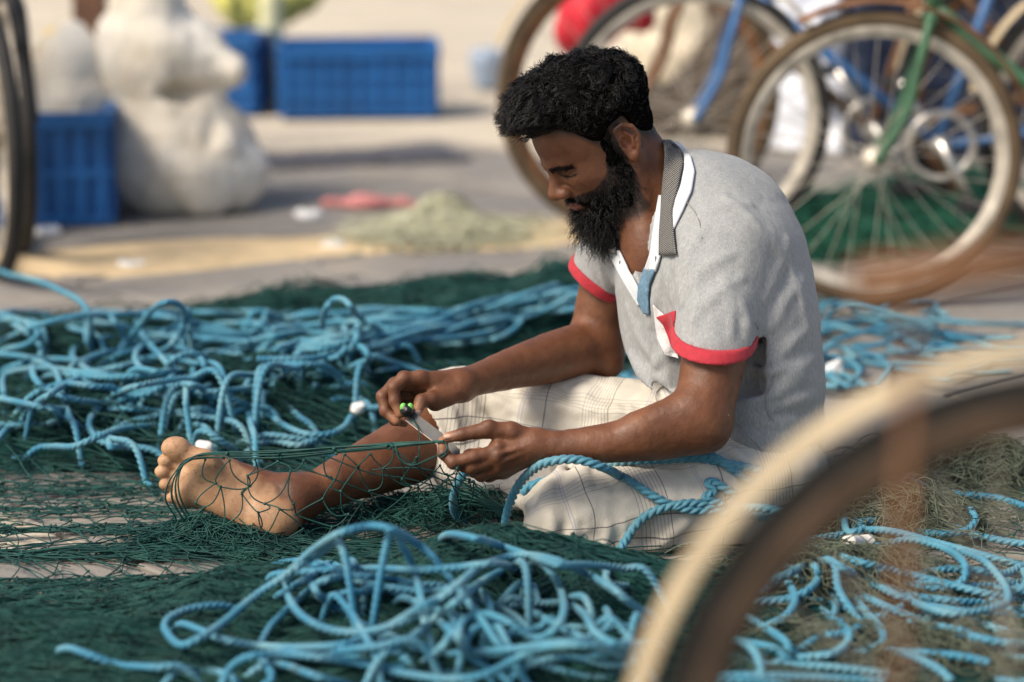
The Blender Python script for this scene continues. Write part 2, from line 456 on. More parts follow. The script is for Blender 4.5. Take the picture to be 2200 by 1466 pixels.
patch('sun_streak', msunstreak, -1.8, 1.2, lambda x: ya + (yb - ya) * (x + 1.3) / 1.3, 0.30, 0.010)
mdarkstrip = mat('dark_strip_grey', (0.075, 0.075, 0.085), 0.7, var=0.3, vscale=12, bump=0.3, bscale=60)
dr = empty('dark_strip', (0, 0, 0)); tag(dr, kind='structure')  # row of flat dark slabs
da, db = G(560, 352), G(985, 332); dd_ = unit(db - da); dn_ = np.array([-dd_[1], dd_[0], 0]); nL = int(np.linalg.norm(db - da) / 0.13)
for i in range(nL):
    c_ = da + (db - da) * (i + 0.5) / nL; V, F = box(c_ + [0, 0, 0.004], (0.122, 0.34, 0.02), np.stack([dd_, dn_, [0, 0, 1]], 1)); o = obj('dark_strip_slab', mesh_np('dark_strip_slab', V, F, False), mdarkstrip, dr)
# ================================================================== the man
man = empty('person', P(1560, 1120, 3.95))
man.location.z = 0.0
bpy.context.view_layer.update()
tag(man, 'barefoot bearded man in grey polo shirt sitting on the ground mending a net', 'person')

# head frame: F where the face points, U crown, S his left (towards the camera)
YAW, NOD, TILT = 18.0, 35.0, 2.0
HC = P(1275, 282, 3.93)
_F0 = np.array([-math.cos(R(YAW)), -math.sin(R(YAW)), 0.0])
hF = _F0 * math.cos(R(NOD)) - np.array([0, 0, 1]) * math.sin(R(NOD))
hU = np.array([0, 0, 1]) * math.cos(R(NOD)) + _F0 * math.sin(R(NOD))
hS = np.cross(hU, hF)
hU, hS = hU * math.cos(R(TILT)) + hS * math.sin(R(TILT)), hS * math.cos(R(TILT)) - hU * math.sin(R(TILT))
HA = np.stack([hF, hU, hS])                    # rows: local axes
HS = 1.0                                     # head scale
def H(f, u, s): return HC + HS * (f * hF + u * hU + s * hS)
def Hloc(p): return ((np.asarray(p) - HC) @ HA.T) / HS

B_ = Field()
E = lambda c, r, k=0.01, sub=False, rot=None: B_.ell(H(*c), np.array(r) * HS, HA if rot is None else rot, k, sub)
# skull and face
E((-0.008, 0.024, 0), (0.096, 0.083, 0.074), 0.01)
E((0.030, 0.018, 0), (0.064, 0.070, 0.064), 0.02)           # forehead
E((0.030, -0.040, 0), (0.062, 0.078, 0.059), 0.025)          # mid face
B_.caps(H(0.0725, 0.000, 0.034), H(0.087, 0.000, 0.008), 0.0125, 0.0115, 0.012); B_.caps(H(0.0725, 0.000, -0.034), H(0.087, 0.000, -0.008), 0.0125, 0.0115, 0.012)   # brow ridge
for s in (1, -1):
    E((0.091, -0.0185, s * 0.031), (0.0195, 0.0105, 0.018), 0.008, True)          # eye socket
    E((0.058, -0.036, s * 0.043), (0.024, 0.018, 0.017), 0.018)      # cheek bone
    B_.ell(H(0.0695, -0.0195, s * 0.0305), (0.0130, 0.0112, 0.0150), HA, 0.003)     # lid over the eyeball
    B_.caps(H(0.0830, -0.0235, s * 0.020), H(0.0750, -0.0245, s * 0.044), 0.0014, 0.0012, 0.002, True)  # lid slit
    B_.caps(H(0.0810, -0.0120, s * 0.019), H(0.0735, -0.0125, s * 0.043), 0.0022, 0.0018, 0.003, True)  # lid fold
    B_.chain([H(0.0, -0.062, s * 0.060), H(0.030, -0.092, s * 0.048), H(0.072, -0.112, s * 0.016)], [0.016, 0.015, 0.016], 0.03)    # jaw
    E((0.026, -0.060, s * 0.045), (0.035, 0.032, 0.018), 0.02)
    # nostril wing
    E((0.098, -0.0490, s * 0.0160), (0.0130, 0.0095, 0.0085), 0.0045)
    B_.caps(H(0.103, -0.0575, s * 0.007), H(0.096, -0.0575, s * 0.011), 0.0036, 0.0032, 0.002, True)
    B_.caps(H(0.093, -0.040, s * 0.0240), H(0.088, -0.056, s * 0.0275), 0.0030, 0.0030, 0.005, True)
# nose
B_.chain([H(0.083, -0.004, 0), H(0.094, -0.020, 0), H(0.105, -0.036, 0), H(0.1105, -0.0445, 0)], [0.0080, 0.0086, 0.0105, 0.0120], 0.010)
E((0.102, -0.050, 0), (0.013, 0.0085, 0.010), 0.006)
# mouth and chin
E((0.078, -0.074, 0), (0.021, 0.018, 0.030), 0.014)
E((0.074, -0.108, 0), (0.022, 0.017, 0.024), 0.016)
B_.chain([H(0.088, -0.0735, 0.019), H(0.0975, -0.071, 0.006), H(0.0975, -0.071, -0.006), H(0.088, -0.0735, -0.019)], [0.0035, 0.0055, 0.0055, 0.0035], 0.005)
B_.chain([H(0.086, -0.0800, 0.018), H(0.0950, -0.083, 0.006), H(0.0950, -0.083, -0.006), H(0.086, -0.0800, -0.018)], [0.0040, 0.0066, 0.0066, 0.0040], 0.005)
B_.chain([H(0.090, -0.0765, 0.024), H(0.1025, -0.0768, 0.0), H(0.090, -0.0765, -0.024)], [0.0012, 0.0014, 0.0012], 0.0016, True)
# ears
def ear(s):
    e = lambda f, u, o: H(-0.018 + f * 1.06, -0.020 + u * 1.06, s * (0.072 + o))
    B_.ell(e(0.0, 0.0, 0.004), (0.019, 0.032, 0.0055), HA, 0.006)
    rim = [e(0.016, -0.002, 0.002), e(0.017, 0.016, 0.010), e(0.008, 0.029, 0.014), e(-0.006, 0.030, 0.017), e(-0.017, 0.019, 0.019), e(-0.019, 0.002, 0.018), e(-0.012, -0.014, 0.014), e(-0.002, -0.024, 0.010)]
    B_.chain(rim, [0.0034, 0.0036, 0.0038, 0.0040, 0.0040, 0.0038, 0.0040, 0.0050], 0.004)
    B_.chain([e(-0.004, 0.018, 0.012), e(-0.0105, 0.004, 0.014), e(-0.005, -0.010, 0.013)], [0.0030, 0.0034, 0.0034], 0.004)
    B_.caps(e(0.010, 0.004, 0.006), e(0.010, -0.006, 0.006), 0.0040, 0.0040, 0.004)
    B_.ell(e(0.003, -0.026, 0.008), (0.0075, 0.0085, 0.0048), HA, 0.005)
    B_.ell(e(0.0025, 0.000, 0.011), (0.0080, 0.0110, 0.0095), HA, 0.003, True)
    B_.chain([e(0.010, 0.018, 0.010), e(-0.006, 0.024, 0.014), e(-0.0145, 0.010, 0.016)], [0.0026, 0.0032, 0.0030], 0.003, True)
ear(1); ear(-1)
# neck
NB = P(1458, 468, 3.96)
B_.caps(H(-0.030, -0.045, 0), NB + np.array([-0.018, 0, 0]), 0.050, 0.058, 0.03)
B_.caps(H(-0.044, -0.030, 0), P(1450, 440, 3.98), 0.036, 0.046, 0.02)
B_.caps(H(0.012, -0.085, 0), P(1400, 535, 3.93), 0.034, 0.040, 0.03)
B_.caps(H(-0.022, -0.055, 0.050), P(1398, 548, 3.905), 0.015, 0.012, 0.02)          # neck muscle
# trunk inside the clothes
B_.chain([P(1480, 520, 3.96), P(1540, 650, 3.96), P(1590, 850, 3.95), P(1605, 1010, 3.95)], [0.075, 0.075, 0.065, 0.07], 0.03)
B_.chain([P(1345, 505, 4.09), P(1465, 520, 3.98), P(1560, 560, 3.84)], [0.045, 0.05, 0.045], 0.04)
B_.caps(P(1402, 530, 3.93), P(1400, 640, 3.94), 0.042, 0.045, 0.03)

# his left arm (near)
LA = [P(1560, 560, 3.82), P(1548, 690, 3.78), P(1530, 790, 3.755), P(1513, 880, 3.74), P(1500, 912, 3.735)]
B_.chain(LA, [0.056, 0.0535, 0.0495, 0.0455, 0.043], 0.02)
B_.ell(P(1530, 925, 3.735), (0.022, 0.020, 0.022), None, 0.025)
B_.chain([P(1505, 905, 3.735), P(1440, 930, 3.73), P(1390, 940, 3.725), P(1300, 953, 3.72), P(1210, 960, 3.72), P(1150, 957, 3.72)], [0.0440, 0.0405, 0.0370, 0.0305, 0.0250, 0.0235], 0.02)
B_.caps(P(1480, 880, 3.72), P(1380, 920, 3.71), 0.030, 0.025, 0.025)
# left hand: thumb on top, index bent up against it
lw = P(1150, 957, 3.72)
DH = np.array([0.12, -1.0, 0.25])           # back of the hand
for a, b, ra, rb in [((1150, 950, 3.720), (1070, 962, 3.712), .0205, .0150), ((1150, 960, 3.722), (1068, 984, 3.714), .0210, .0160), ((1145, 966, 3.725), (1074, 1002, 3.722), .0200, .0150), ((1140, 968, 3.735), (1082, 1012, 3.738), .0180, .0140)]:
    B_.caps(P(*a), P(*b), ra, rb, 0.012)
lf = {'thumb': ([(1135, 942, 3.722), (1098, 928, 3.712), (1044, 924, 3.706), (993, 934, 3.703), (962, 940, 3.706)], [.0170, .0150, .0128, .0100, .0080]),
      'index': ([(1072, 970, 3.708), (1020, 982, 3.700), (974, 994, 3.698), (953, 975, 3.703), (951, 948, 3.712)], [.0128, .0108, .0102, .0090, .0075]),
      'middle': ([(1068, 986, 3.710), (1012, 1004, 3.706), (996, 1000, 3.722), (1008, 978, 3.742), (1030, 972, 3.748)], [.0130, .0110, .0100, .0092, .0080]),
      'ring': ([(1072, 1002, 3.716), (1034, 1020, 3.722), (1018, 1012, 3.744), (1034, 990, 3.756)], [.0128, .0108, .0098, .0084]),
      'little': ([(1080, 1012, 3.732), (1050, 1024, 3.746), (1042, 1008, 3.764), (1058, 994, 3.770)], [.0112, .0092, .0084, .0074])}
for nm, (pts, rr) in lf.items():
    pp = [P(*q) for q in pts]; B_.chain(pp, rr, 0.0028 if nm in ('thumb', 'index') else 0.004)
    for q, r in zip(pp[1:-1], rr[1:-1]): B_.ell(q, (r * 1.07,) * 3, None, 0.003)     # knuckles
for q, r in (((1052, 913, 3.700), .0075), ((1070, 958, 3.698), .006), ((1068, 984, 3.698), .0062), ((1076, 1003, 3.706), .006)): B_.ell(P(*q), (r,) * 3, None, 0.010)
for a, b in (((1070, 976, 3.694), (1140, 958, 3.699)), ((1072, 996, 3.700), (1140, 966, 3.700))): B_.caps(P(*a), P(*b), .0024, .0020, 0.006)   # tendons
B_.caps(P(1050, 948, 3.692), P(1000, 955, 3.695), 0.004, 0.003, 0.006, True)     # hollow between thumb and index

# his right arm (far)
RA = [P(1335, 500, 4.10), P(1305, 610, 4.12), P(1285, 690, 4.13), P(1278, 755, 4.13)]
B_.chain(RA, [0.055, 0.047, 0.044, 0.042], 0.02)
B_.chain([P(1282, 750, 4.13), P(1230, 757, 4.09), P(1180, 770, 4.05), P(1100, 792, 3.98), P(1030, 814, 3.91), P(990, 826, 3.875)], [0.047, 0.0455, 0.0425, 0.034, 0.0265, 0.0240], 0.02)
B_.ell(P(1305, 785, 4.11), (0.024, 0.024, 0.022), None, 0.02)
# right hand: back up, fingertips and thumb round the knife handle
for a, b, ra, rb in [((992, 824, 3.872), (908, 818, 3.842), .0215, .0150), ((992, 828, 3.880), (898, 826, 3.862), .0215, .0150), ((992, 830, 3.888), (896, 838, 3.880), .0205, .0145), ((990, 836, 3.880), (900, 850, 3.892), .0190, .0130)]:
    B_.caps(P(*a), P(*b), ra, rb, 0.012)
B_.caps(P(985, 838, 3.860), P(935, 862, 3.835), .0190, .0165, 0.014)
rf = {'thumb': ([(960, 852, 3.848), (925, 858, 3.826), (906, 862, 3.818), (896, 884, 3.810)], [.0165, .0130, .0112, .0085]),
      'index': ([(908, 816, 3.840), (868, 812, 3.826), (846, 832, 3.820), (848, 862, 3.818), (859, 889, 3.816)], [.0130, .0108, .0104, .0090, .0076]),
      'middle': ([(898, 824, 3.862), (848, 826, 3.850), (822, 852, 3.842), (828, 884, 3.836), (852, 905, 3.828)], [.0130, .0110, .0104, .0092, .0078]),
      'ring': ([(896, 838, 3.880), (850, 850, 3.872), (836, 876, 3.862), (848, 902, 3.850), (868, 908, 3.842)], [.0124, .0108, .0100, .0090, .0078]),
      'little': ([(900, 852, 3.892), (864, 872, 3.890), (858, 892, 3.880), (872, 904, 3.868)], [.0110, .0094, .0086, .0074])}
for nm, (pts, rr) in rf.items():
    pp = [P(*q) for q in pts]; B_.chain(pp, rr, 0.0028)
    for q, r in zip(pp[1:-1], rr[1:-1]): B_.ell(q, (r * 1.07,) * 3, None, 0.003)
for q, r in (((904, 806, 3.832), .0075), ((896, 812, 3.852), .007)): B_.ell(P(*q), (r,) * 3, None, 0.010)
B_.caps(P(890, 842, 3.825), P(920, 835, 3.83), 0.005, 0.004, 0.006, True)

# his right leg (far): knee out, sole turned to the camera
RK = P(985, 905, 4.14)
B_.chain([P(1550, 990, 4.04), P(1250, 930, 4.10), RK], [0.06, 0.052, 0.052], 0.02)
B_.chain([RK, P(930, 935, 4.09), P(850, 978, 4.01), P(760, 1020, 3.945), P(690, 1052, 3.90), P(640, 1068, 3.88)], [0.054, 0.0555, 0.0510, 0.0410, 0.0330, 0.0325], 0.02)
B_.caps(P(905, 975, 4.03), P(800, 1012, 3.96), 0.040, 0.030, 0.03)       # calf
B_.caps(P(940, 905, 4.08), P(720, 1020, 3.90), 0.020, 0.014, 0.03)       # shin edge
# foot
FD = 3.845
ft = lambda u, v, dd=0.0: P(u, v, FD + dd)
B_.chain([ft(628, 1075, .03), ft(612, 1105, .018), ft(596, 1124, .008)], [0.033, 0.030, 0.0285], 0.02)             # heel
B_.ell(ft(592, 1120, -.004), (0.036, 0.018, 0.029), None, 0.012)
B_.chain([ft(640, 1070, .035), ft(580, 1052, .045), ft(520, 1028, .045), ft(462, 1000, .035)], [0.031, 0.028, 0.025, 0.020], 0.025)        # instep
B_.chain([ft(585, 1125, .010), ft(520, 1108, .012), ft(455, 1078, .010), ft(412, 1052, .006)], [0.024, 0.021, 0.019, 0.0185], 0.025)     # outer edge
B_.chain([ft(575, 1085, .022), ft(500, 1050, .024), ft(435, 1005, .010)], [0.026, 0.022, 0.020], 0.025)
B_.ell(ft(433, 996, .002), (0.0275, 0.018, 0.0245), None, 0.014)       # ball
B_.ell(ft(400, 1035, .004), (0.021, 0.016, 0.024), None, 0.014)
B_.ell(ft(396, 1068, .006), (0.018, 0.015, 0.020), None, 0.014)
# toes
B_.caps(ft(420, 985, .006), ft(385, 968, .004), 0.0165, 0.0185, 0.007); B_.ell(ft(377, 963, -.001), (0.0225, 0.0175, 0.0190), None, 0.006)
for (a, b, r) in [((405, 1012), (356, 990), .0112), ((396, 1034), (349, 1014), .0108), ((392, 1055), (357, 1041), .0100), ((398, 1078), (371, 1070), .0092)]:
    B_.caps(ft(*a, .008), ft(*b, .006), r * 0.82, r * 0.88, 0.003); B_.ell(ft(*b, .002), (r * 1.15, r, r), None, 0.003)
# his left leg, folded under
LK = P(1210, 1096, 3.83)
B_.chain([P(1630, 1010, 3.86), LK], [0.06, 0.050], 0.02)
B_.chain([LK, P(1205, 1075, 4.00), P(1225, 1050, 4.14)], [0.052, 0.045, 0.030], 0.02)
B_.caps(P(1225, 1055, 4.14), P(1170, 1050, 4.20), 0.03, 0.025, 0.02)

def body_post(p, d):
    n = vnoise(p * 160.0) * 0.00035 + vnoise(p * 60.0) * 0.0005
    return d + n
B_.post = body_post
BV, BQ = B_.mesh(0.0026, smooth=2)
print('body', len(BV))

# ---- skin colour by place on the body (the skin's own colour)
def near(c, r): return np.clip(1 - np.linalg.norm(BV - np.asarray(c), axis=1) / r, 0, 1)
def segd(V, a, b):
    a, b = np.asarray(a), np.asarray(b); ab = b - a; t = np.clip(((V - a) @ ab) / (ab @ ab), 0, 1); return np.linalg.norm(V - a - t[:, None] * ab, axis=1)
pale = np.zeros(len(BV)); lipc = np.zeros(len(BV)); dark = np.zeros(len(BV)); beardc = np.zeros(len(BV))
me = mesh_np('body', BV, BQ)
nrm = np.empty(len(BV) * 3, np.float32); me.vertices.foreach_get('normal', nrm); nrm = nrm.reshape(-1, 3)
px = PIX(BV)
toCam = unit(np.array([0.0, CAM_Y, CAM_H]) - ft(500, 1060))
sole_m = (px[:, 0] < 650) & (px[:, 2] < 3.95)
facing = nrm @ toCam
soleplane = (BV - ft(500, 1060, 0.018)) @ toCam
vline = np.interp(px[:, 0], [430, 470, 540, 590, 622, 648], [935, 975, 1022, 1056, 1088, 1120]) + 9 * vnoise(BV * 60)
pale = sole_m * np.clip((px[:, 1] - vline) / 22 + 0.5, 0, 1) * np.clip((soleplane + 0.030) / 0.018, 0, 1)
pale = np.where(px[:, 0] < 425, np.maximum(pale, np.clip((soleplane + 0.03) / 0.02, 0, 1) * sole_m), pale)
# fingertips and palms
palm = np.zeros(len(BV))
for dct in (lf, rf):
    for nm, (pts, rr) in dct.items():
        tip = P(*pts[-1]); palm = np.maximum(palm, np.clip(1.3 - np.linalg.norm(BV - tip, axis=1) / 0.016, 0, 1))
palm = np.clip(palm, 0, 1)
loc = Hloc(BV)
lipc = np.clip(1 - np.abs(loc[:, 1] + 0.0785) / 0.0105, 0, 1) * (np.abs(loc[:, 2]) < 0.022) * (loc[:, 0] > 0.084)
lipc = np.clip(lipc * 2.2, 0, 1)
hairz = np.zeros(len(BV))
inhead = (np.abs(loc) < 0.16).all(1)
lash = np.zeros(len(BV))
for s in (1, -1):
    lash = np.maximum(lash, np.clip(1.3 - segd(BV, H(0.0835, -0.0212, s * 0.022), H(0.0755, -0.0220, s * 0.044)) / 0.0018, 0, 1))
dark = np.clip(lash, 0, 1) * 0
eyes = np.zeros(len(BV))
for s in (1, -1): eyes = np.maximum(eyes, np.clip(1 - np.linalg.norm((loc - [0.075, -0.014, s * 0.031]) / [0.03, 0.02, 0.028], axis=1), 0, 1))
earm = np.clip(1 - np.linalg.norm((loc - [-0.018, -0.020, 0.08]) / [0.03, 0.045, 0.03], axis=1), 0, 1)
def scalp_w(l, soft=0.010, mid=0.5):
    """1 where hair grows: above the hairline, behind the temples"""
    f, u, s = l[:, 0], l[:, 1], np.abs(l[:, 2])
    line = np.interp(f, [-.12, -.075, -.055, -.045, -.038, -.008, .004, .014, .026, .036, .046, .06, .075, .10], [-.070, -.056, -.042, -.020, .014, .014, .0, -.002, .010, .027, .044, .056, .061, .064])
    return np.clip((u - line) / soft + mid, 0, 1)
def beard_w(l):
    f, u, s = l[:, 0], l[:, 1], np.abs(l[:, 2])
    top = np.interp(f, [-0.01, 0.005, 0.02, 0.035, 0.055, 0.075, 0.09], [0.02, 0.012, -0.026, -0.046, -0.056, -0.062, -0.0605])
    w1 = np.clip((top - u) / 0.006 + 0.5, 0, 1) * np.clip((f + 0.004 - np.clip(-u - 0.06, 0, 0.05) * 0.25) / 0.006 + 0.5, 0, 1)
    mouth = (np.abs(u + 0.0785) < 0.0095) & (s < 0.023) & (f > 0.083)
    under = np.clip((u + 0.135) / 0.01, 0, 1)
    return w1 * ~mouth * under
hairz = np.where(inhead, np.clip(scalp_w(loc, 0.016, 0.8) + 0.9 * beard_w(loc), 0, 1), 0)
kn_ = np.zeros(len(BV))
for dct in (lf, rf):
    for nm, (pts, rr) in dct.items():
        for q_ in pts[1:-1]: kn_ = np.maximum(kn_, np.clip(1.25 - np.linalg.norm(BV - P(*q_), axis=1) / 0.0135, 0, 1))
vattr(me, 'knu', kn_); vattr(me, 'pale', pale); vattr(me, 'palm', palm); vattr(me, 'lip', np.where(inhead, lipc, 0)); vattr(me, 'dark', dark); vattr(me, 'hairz', hairz)
vattr(me, 'eyez', np.where(inhead, eyes, 0)); vattr(me, 'earz', np.where(inhead, earm, 0))
mskin = mat('skin', (0.17, 0.07, 0.036), 0.45, spec=0.4)
t = NT(mskin)
nz = t.noise(28, 6); nz2 = t.noise(9, 3); nz3 = t.noise(240, 3)
c = t.mix(t.ramp(nz2, 0.35, 0.65), (0.150, 0.058, 0.026), (0.210, 0.086, 0.039))
c = t.mix(t.ramp(nz, 0.3, 0.75), c, (0.105, 0.041, 0.020)); 
c = t.mix(t.ramp(nz3, 0.58, 0.72, 0, 0.35), c, (0.075, 0.030, 0.018))
c = t.mix(t.attr('earz'), c, (0.23, 0.088, 0.046))
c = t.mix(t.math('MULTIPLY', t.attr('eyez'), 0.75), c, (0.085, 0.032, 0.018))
c = t.mix(t.math('MULTIPLY', t.attr('lip'), 0.85), c, (0.235, 0.085, 0.068))
so = t.mix(t.ramp(t.noise(45, 5), 0.35, 0.7), (0.500, 0.300, 0.165), (0.390, 0.215, 0.112))
so = t.mix(t.ramp(t.noise(130, 4), 0.58, 0.75, 0, 0.6), so, (0.20, 0.10, 0.05))
so = t.mix(t.ramp(t.noise(18, 6), 0.5, 0.75, 0, 0.5), so, (0.30, 0.145, 0.07))
vo_ = t.n('ShaderNodeTexVoronoi', i_Scale=75.0, feature='DISTANCE_TO_EDGE'); t.l(t.pos(), vo_.inputs['Vector']); so = t.mix(t.math('MULTIPLY', t.ramp(vo_.outputs['Distance'], 0.0, 0.035, 0.45, 0.0), t.ramp(t.noise(14, 3), 0.48, 0.6)), so, (0.16, 0.08, 0.04))
c = t.mix(t.attr('pale'), c, so)
c = t.mix(t.math('MULTIPLY', t.attr('knu'), 0.55), c, (0.085, 0.033, 0.019))
c = t.mix(t.math('MULTIPLY', t.attr('palm'), 0.75), c, (0.40, 0.19, 0.105))
c = t.mix(t.math('MULTIPLY', t.attr('hairz'), 0.93), c, (0.010, 0.008, 0.007))
c = t.mix(t.attr('dark'), c, (0.008, 0.006, 0.005))
t.col(c)
t.b.inputs['Subsurface Weight'].default_value = 0.10; t.b.inputs['Subsurface Radius'].default_value = (1.0, 0.35, 0.2); t.b.inputs['Subsurface Scale'].default_value = 0.004
t.l(t.ramp(t.noise(70, 4), 0.3, 0.7, 0.42, 0.62), t.b.inputs['Roughness'])
hgt = t.math('ADD', t.noise(420, 3), t.math('MULTIPLY', t.noise(150, 5), 1.3))
t.bump(hgt, 0.38, 0.0013)
body = obj('body', me, mskin, man)
# ---- hair and beard
mhair = mat('hair', (0.0075, 0.0068, 0.0064), 0.42, spec=0.36)
mhairb = mat('hair_base', (0.004, 0.0037, 0.0035), 1.0, spec=0.0)
def two(name, base, rest):
    V_, Q_ = join([base] + rest); me_ = mesh_np(name, V_, Q_); me_.materials.append(mhair); me_.materials.append(mhairb)
    mi = np.zeros(len(me_.polygons), np.int32); mi[:len(base[1])] = 1; me_.polygons.foreach_set('material_index', mi); return obj(name, me_, None, man)
def sst(x, a, b): t_ = np.clip((x - a) / (b - a), 0, 1); return t_ * t_ * (3 - 2 * t_)
def hair_th(l):
    f, u, s = l[:, 0], l[:, 1], np.abs(l[:, 2])
    th = 0.0055 + 0.0255 * sst(u, -0.035, 0.105) - 0.010 * sst(-f, -0.01, 0.07) * sst(u, 0.045, 0.095)
    th = th * (1 - 0.85 * sst(f, 0.040, 0.080) * (1 - sst(u, 0.060, 0.092)))
    th = th + 0.021 * sst(f, 0.0, 0.085) * sst(u, 0.066, 0.104)
    return th
Hf = Field()
Hf.ell(H(-0.008, 0.024, 0), (0.096, 0.083, 0.074), HA, 0.01)
Hf.ell(H(0.030, 0.018, 0), (0.064, 0.070, 0.064), HA, 0.02)
Hf.caps(H(-0.030, -0.045, 0), NB + np.array([-0.018, 0, 0]), 0.050, 0.058, 0.03); Hf.caps(H(-0.044, -0.030, 0), P(1450, 440, 3.98), 0.036, 0.046, 0.02)
def hair_post(p, d):
    l = Hloc(p); q = p / np.float32(0.019)
    wv = scalp_w(l, 0.024, 0.15)
    lump = 1 - 2.2 * np.abs(vnoise(q * 1.05 + 1.5 * vnoise(q * 0.6)[:, None])) + 0.5 * vnoise(q * 2.3)
    return d - (0.88 * hair_th(l) * wv - 0.006 * (1 - wv)) - 0.0055 * lump * wv * np.clip(hair_th(l) / 0.02, 0.2, 1)
Hf.post = hair_post
for i_, o_ in enumerate(Hf.ops): Hf.ops[i_] = (o_[0], o_[1] - 0.06, o_[2] + 0.06, o_[3], o_[4])
hv, hq = Hf.mesh(0.0035, smooth=1, lo=HC - 0.19, hi=HC + 0.19)
_k = Hloc(hv)[:, 1] > -0.09; _i = np.cumsum(_k) - 1; hq = _i[hq[_k[hq].all(1)]]; hv = hv[_k]

nv = nrm; hl = loc
def curls(root, nor, dirv, length, n, rad, wl, thick, M=6):
    """curly strands: leave along the normal, bend towards dirv"""
    N = len(root); tt = np.linspace(0, 1, M)[None, :, None]
    base = root[:, None, :] + length[:, None, None] * (nor[:, None, :] * (tt - 0.42 * tt ** 2) + dirv[:, None, :] * (0.62 * tt ** 2))
    a = np.cross(nor, rng.normal(size=(N, 3))); a /= np.linalg.norm(a, axis=1, keepdims=True) + 1e-9; b = np.cross(nor, a)
    ph = rng.random(N) * 6.28; w_ = wl * (0.7 + 0.6 * rng.random(N))
    an = ph[:, None] + tt[..., 0] * (length / w_)[:, None] * 6.28
    amp = rad * (0.5 + rng.random(N))[:, None] * np.minimum(tt[..., 0] * 3, 1)
    pth = base + amp[..., None] * (np.cos(an)[..., None] * a[:, None, :] + np.sin(an)[..., None] * b[:, None, :])
    r = thick * (1 - 0.75 * tt[..., 0] ** 2) * np.ones((N, 1))
    return strands(pth, r)
hl2 = Hloc(hv); hm_ = mesh_np('tmp', hv, hq); hn = np.empty(len(hv) * 3, np.float32); hm_.vertices.foreach_get('normal', hn); hn = hn.reshape(-1, 3).astype(float); D.meshes.remove(hm_)
okh = np.where(scalp_w(hl2) > 0.35)[0]
sel = rng.choice(okh, 11500); root, nor, l_ = hv[sel] - hn[sel] * 0.002, hn[sel], hl2[sel]
front = sst(l_[:, 0], 0.0, 0.10)[:, None] * sst(l_[:, 1], 0.05, 0.10)[:, None]; top = sst(l_[:, 1], 0.02, 0.09)[:, None]; fr2 = sst(l_[:, 0], 0.045, 0.08)[:, None]
clump = np.stack([vnoise(root * 70 + k * 9.1) for k in range(3)], -1)
dv = hF * (0.9 * front + 0.2 * top) + hU * (0.05 * top - 0.9 * (1 - top) * (1 - fr2) + 0.35 * fr2) - hF * 0.35 * (1 - top) * (1 - fr2) + hF * 0.8 * fr2 + 1.6 * clump * top + 0.25 * rng.normal(size=(len(sel), 3))
dv -= nor * (dv * nor).sum(1, keepdims=True) * 0.9
dv /= np.linalg.norm(dv, axis=1, keepdims=True)
ln = (0.006 + 0.016 * top[:, 0]) * (0.6 + 0.7 * rng.random(len(sel)))
ha = curls(root, nor * 0.38, dv, ln, 1, 0.0022, 0.013, 0.00060, 6)
# the tuft that hangs over the brow
ct = np.where(inhead & (hl[:, 0] > 0.055) & (hl[:, 1] > 0.058) & (hl[:, 1] < 0.082))[0]
sel2 = rng.choice(ct, 420); cl2 = np.stack([vnoise(BV[sel2] * 45 + k * 5.7) for k in range(3)], -1)
d2_ = hF * 0.95 + hU * 0.20 + 0.7 * cl2 + 0.2 * rng.normal(size=(420, 3)); d2_ /= np.linalg.norm(d2_, axis=1, keepdims=True)
hb = curls(BV[sel2], nv[sel2].astype(float), d2_, 0.030 + 0.022 * rng.random(420), 1, 0.0035, 0.028, 0.0006, 11)
two('hair', (hv, hq), [ha, hb])

# beard: a dense core and curls standing out of it
Bf = Field()
for s in (1, -1):
    Bf.chain([H(0.010, 0.034, s * 0.0635), H(0.010, 0.014, s * 0.0630), H(0.011, -0.020, s * 0.0610), H(0.008, -0.062, s * 0.062), H(0.022, -0.098, s * 0.056)], [0.0060, 0.0075, 0.0100, 0.0185, 0.025], 0.012)
    Bf.ell(H(0.044, -0.096, s * 0.040), (0.040, 0.036, 0.022), HA, 0.02)
Bf.ell(H(0.072, -0.122, 0), (0.036, 0.036, 0.042), HA, 0.02)
Bf.ell(H(0.048, -0.138, 0), (0.044, 0.046, 0.052), HA, 0.02)
Bf.chain([H(0.082, -0.080, 0.026), H(0.0925, -0.0665, 0.014), H(0.0955, -0.0635, 0.0), H(0.0925, -0.0665, -0.014), H(0.082, -0.080, -0.026)], [0.0065, 0.0050, 0.0035, 0.0050, 0.0065], 0.006)
Bf.caps(H(0.0925, -0.0765, 0.018), H(0.107, -0.0775, 0.0), 0.0055, 0.0060, 0.004, True); Bf.caps(H(0.107, -0.0775, 0.0), H(0.0925, -0.0765, -0.018), 0.0060, 0.0055, 0.004, True)
Bf.post = lambda p, d: d + 0.0050 * fbm(p / np.float32(0.011), 3)
bv, bq = Bf.mesh(0.0030, smooth=1)
bl = Hloc(bv)
bm_ = mesh_np('tmp', bv, bq); bn = np.empty(len(bv) * 3, np.float32); bm_.vertices.foreach_get('normal', bn); bn = bn.reshape(-1, 3).astype(float); D.meshes.remove(bm_)
wsel = np.clip((-bl[:, 1] - 0.02) / 0.05, 0.12, 1); wsel = np.where((bl[:, 0] > 0.078) & (bl[:, 1] > -0.090), 0.10, wsel)
sel = rng.choice(len(bv), 5600, p=wsel / wsel.sum())
l_ = bl[sel]; low = sst(-l_[:, 1], 0.06, 0.15)
dv = -hU[None] * 0.9 + 0.35 * hF[None] + 0.8 * bn[sel] + 0.45 * rng.normal(size=(len(sel), 3)); dv /= np.linalg.norm(dv, axis=1, keepdims=True)
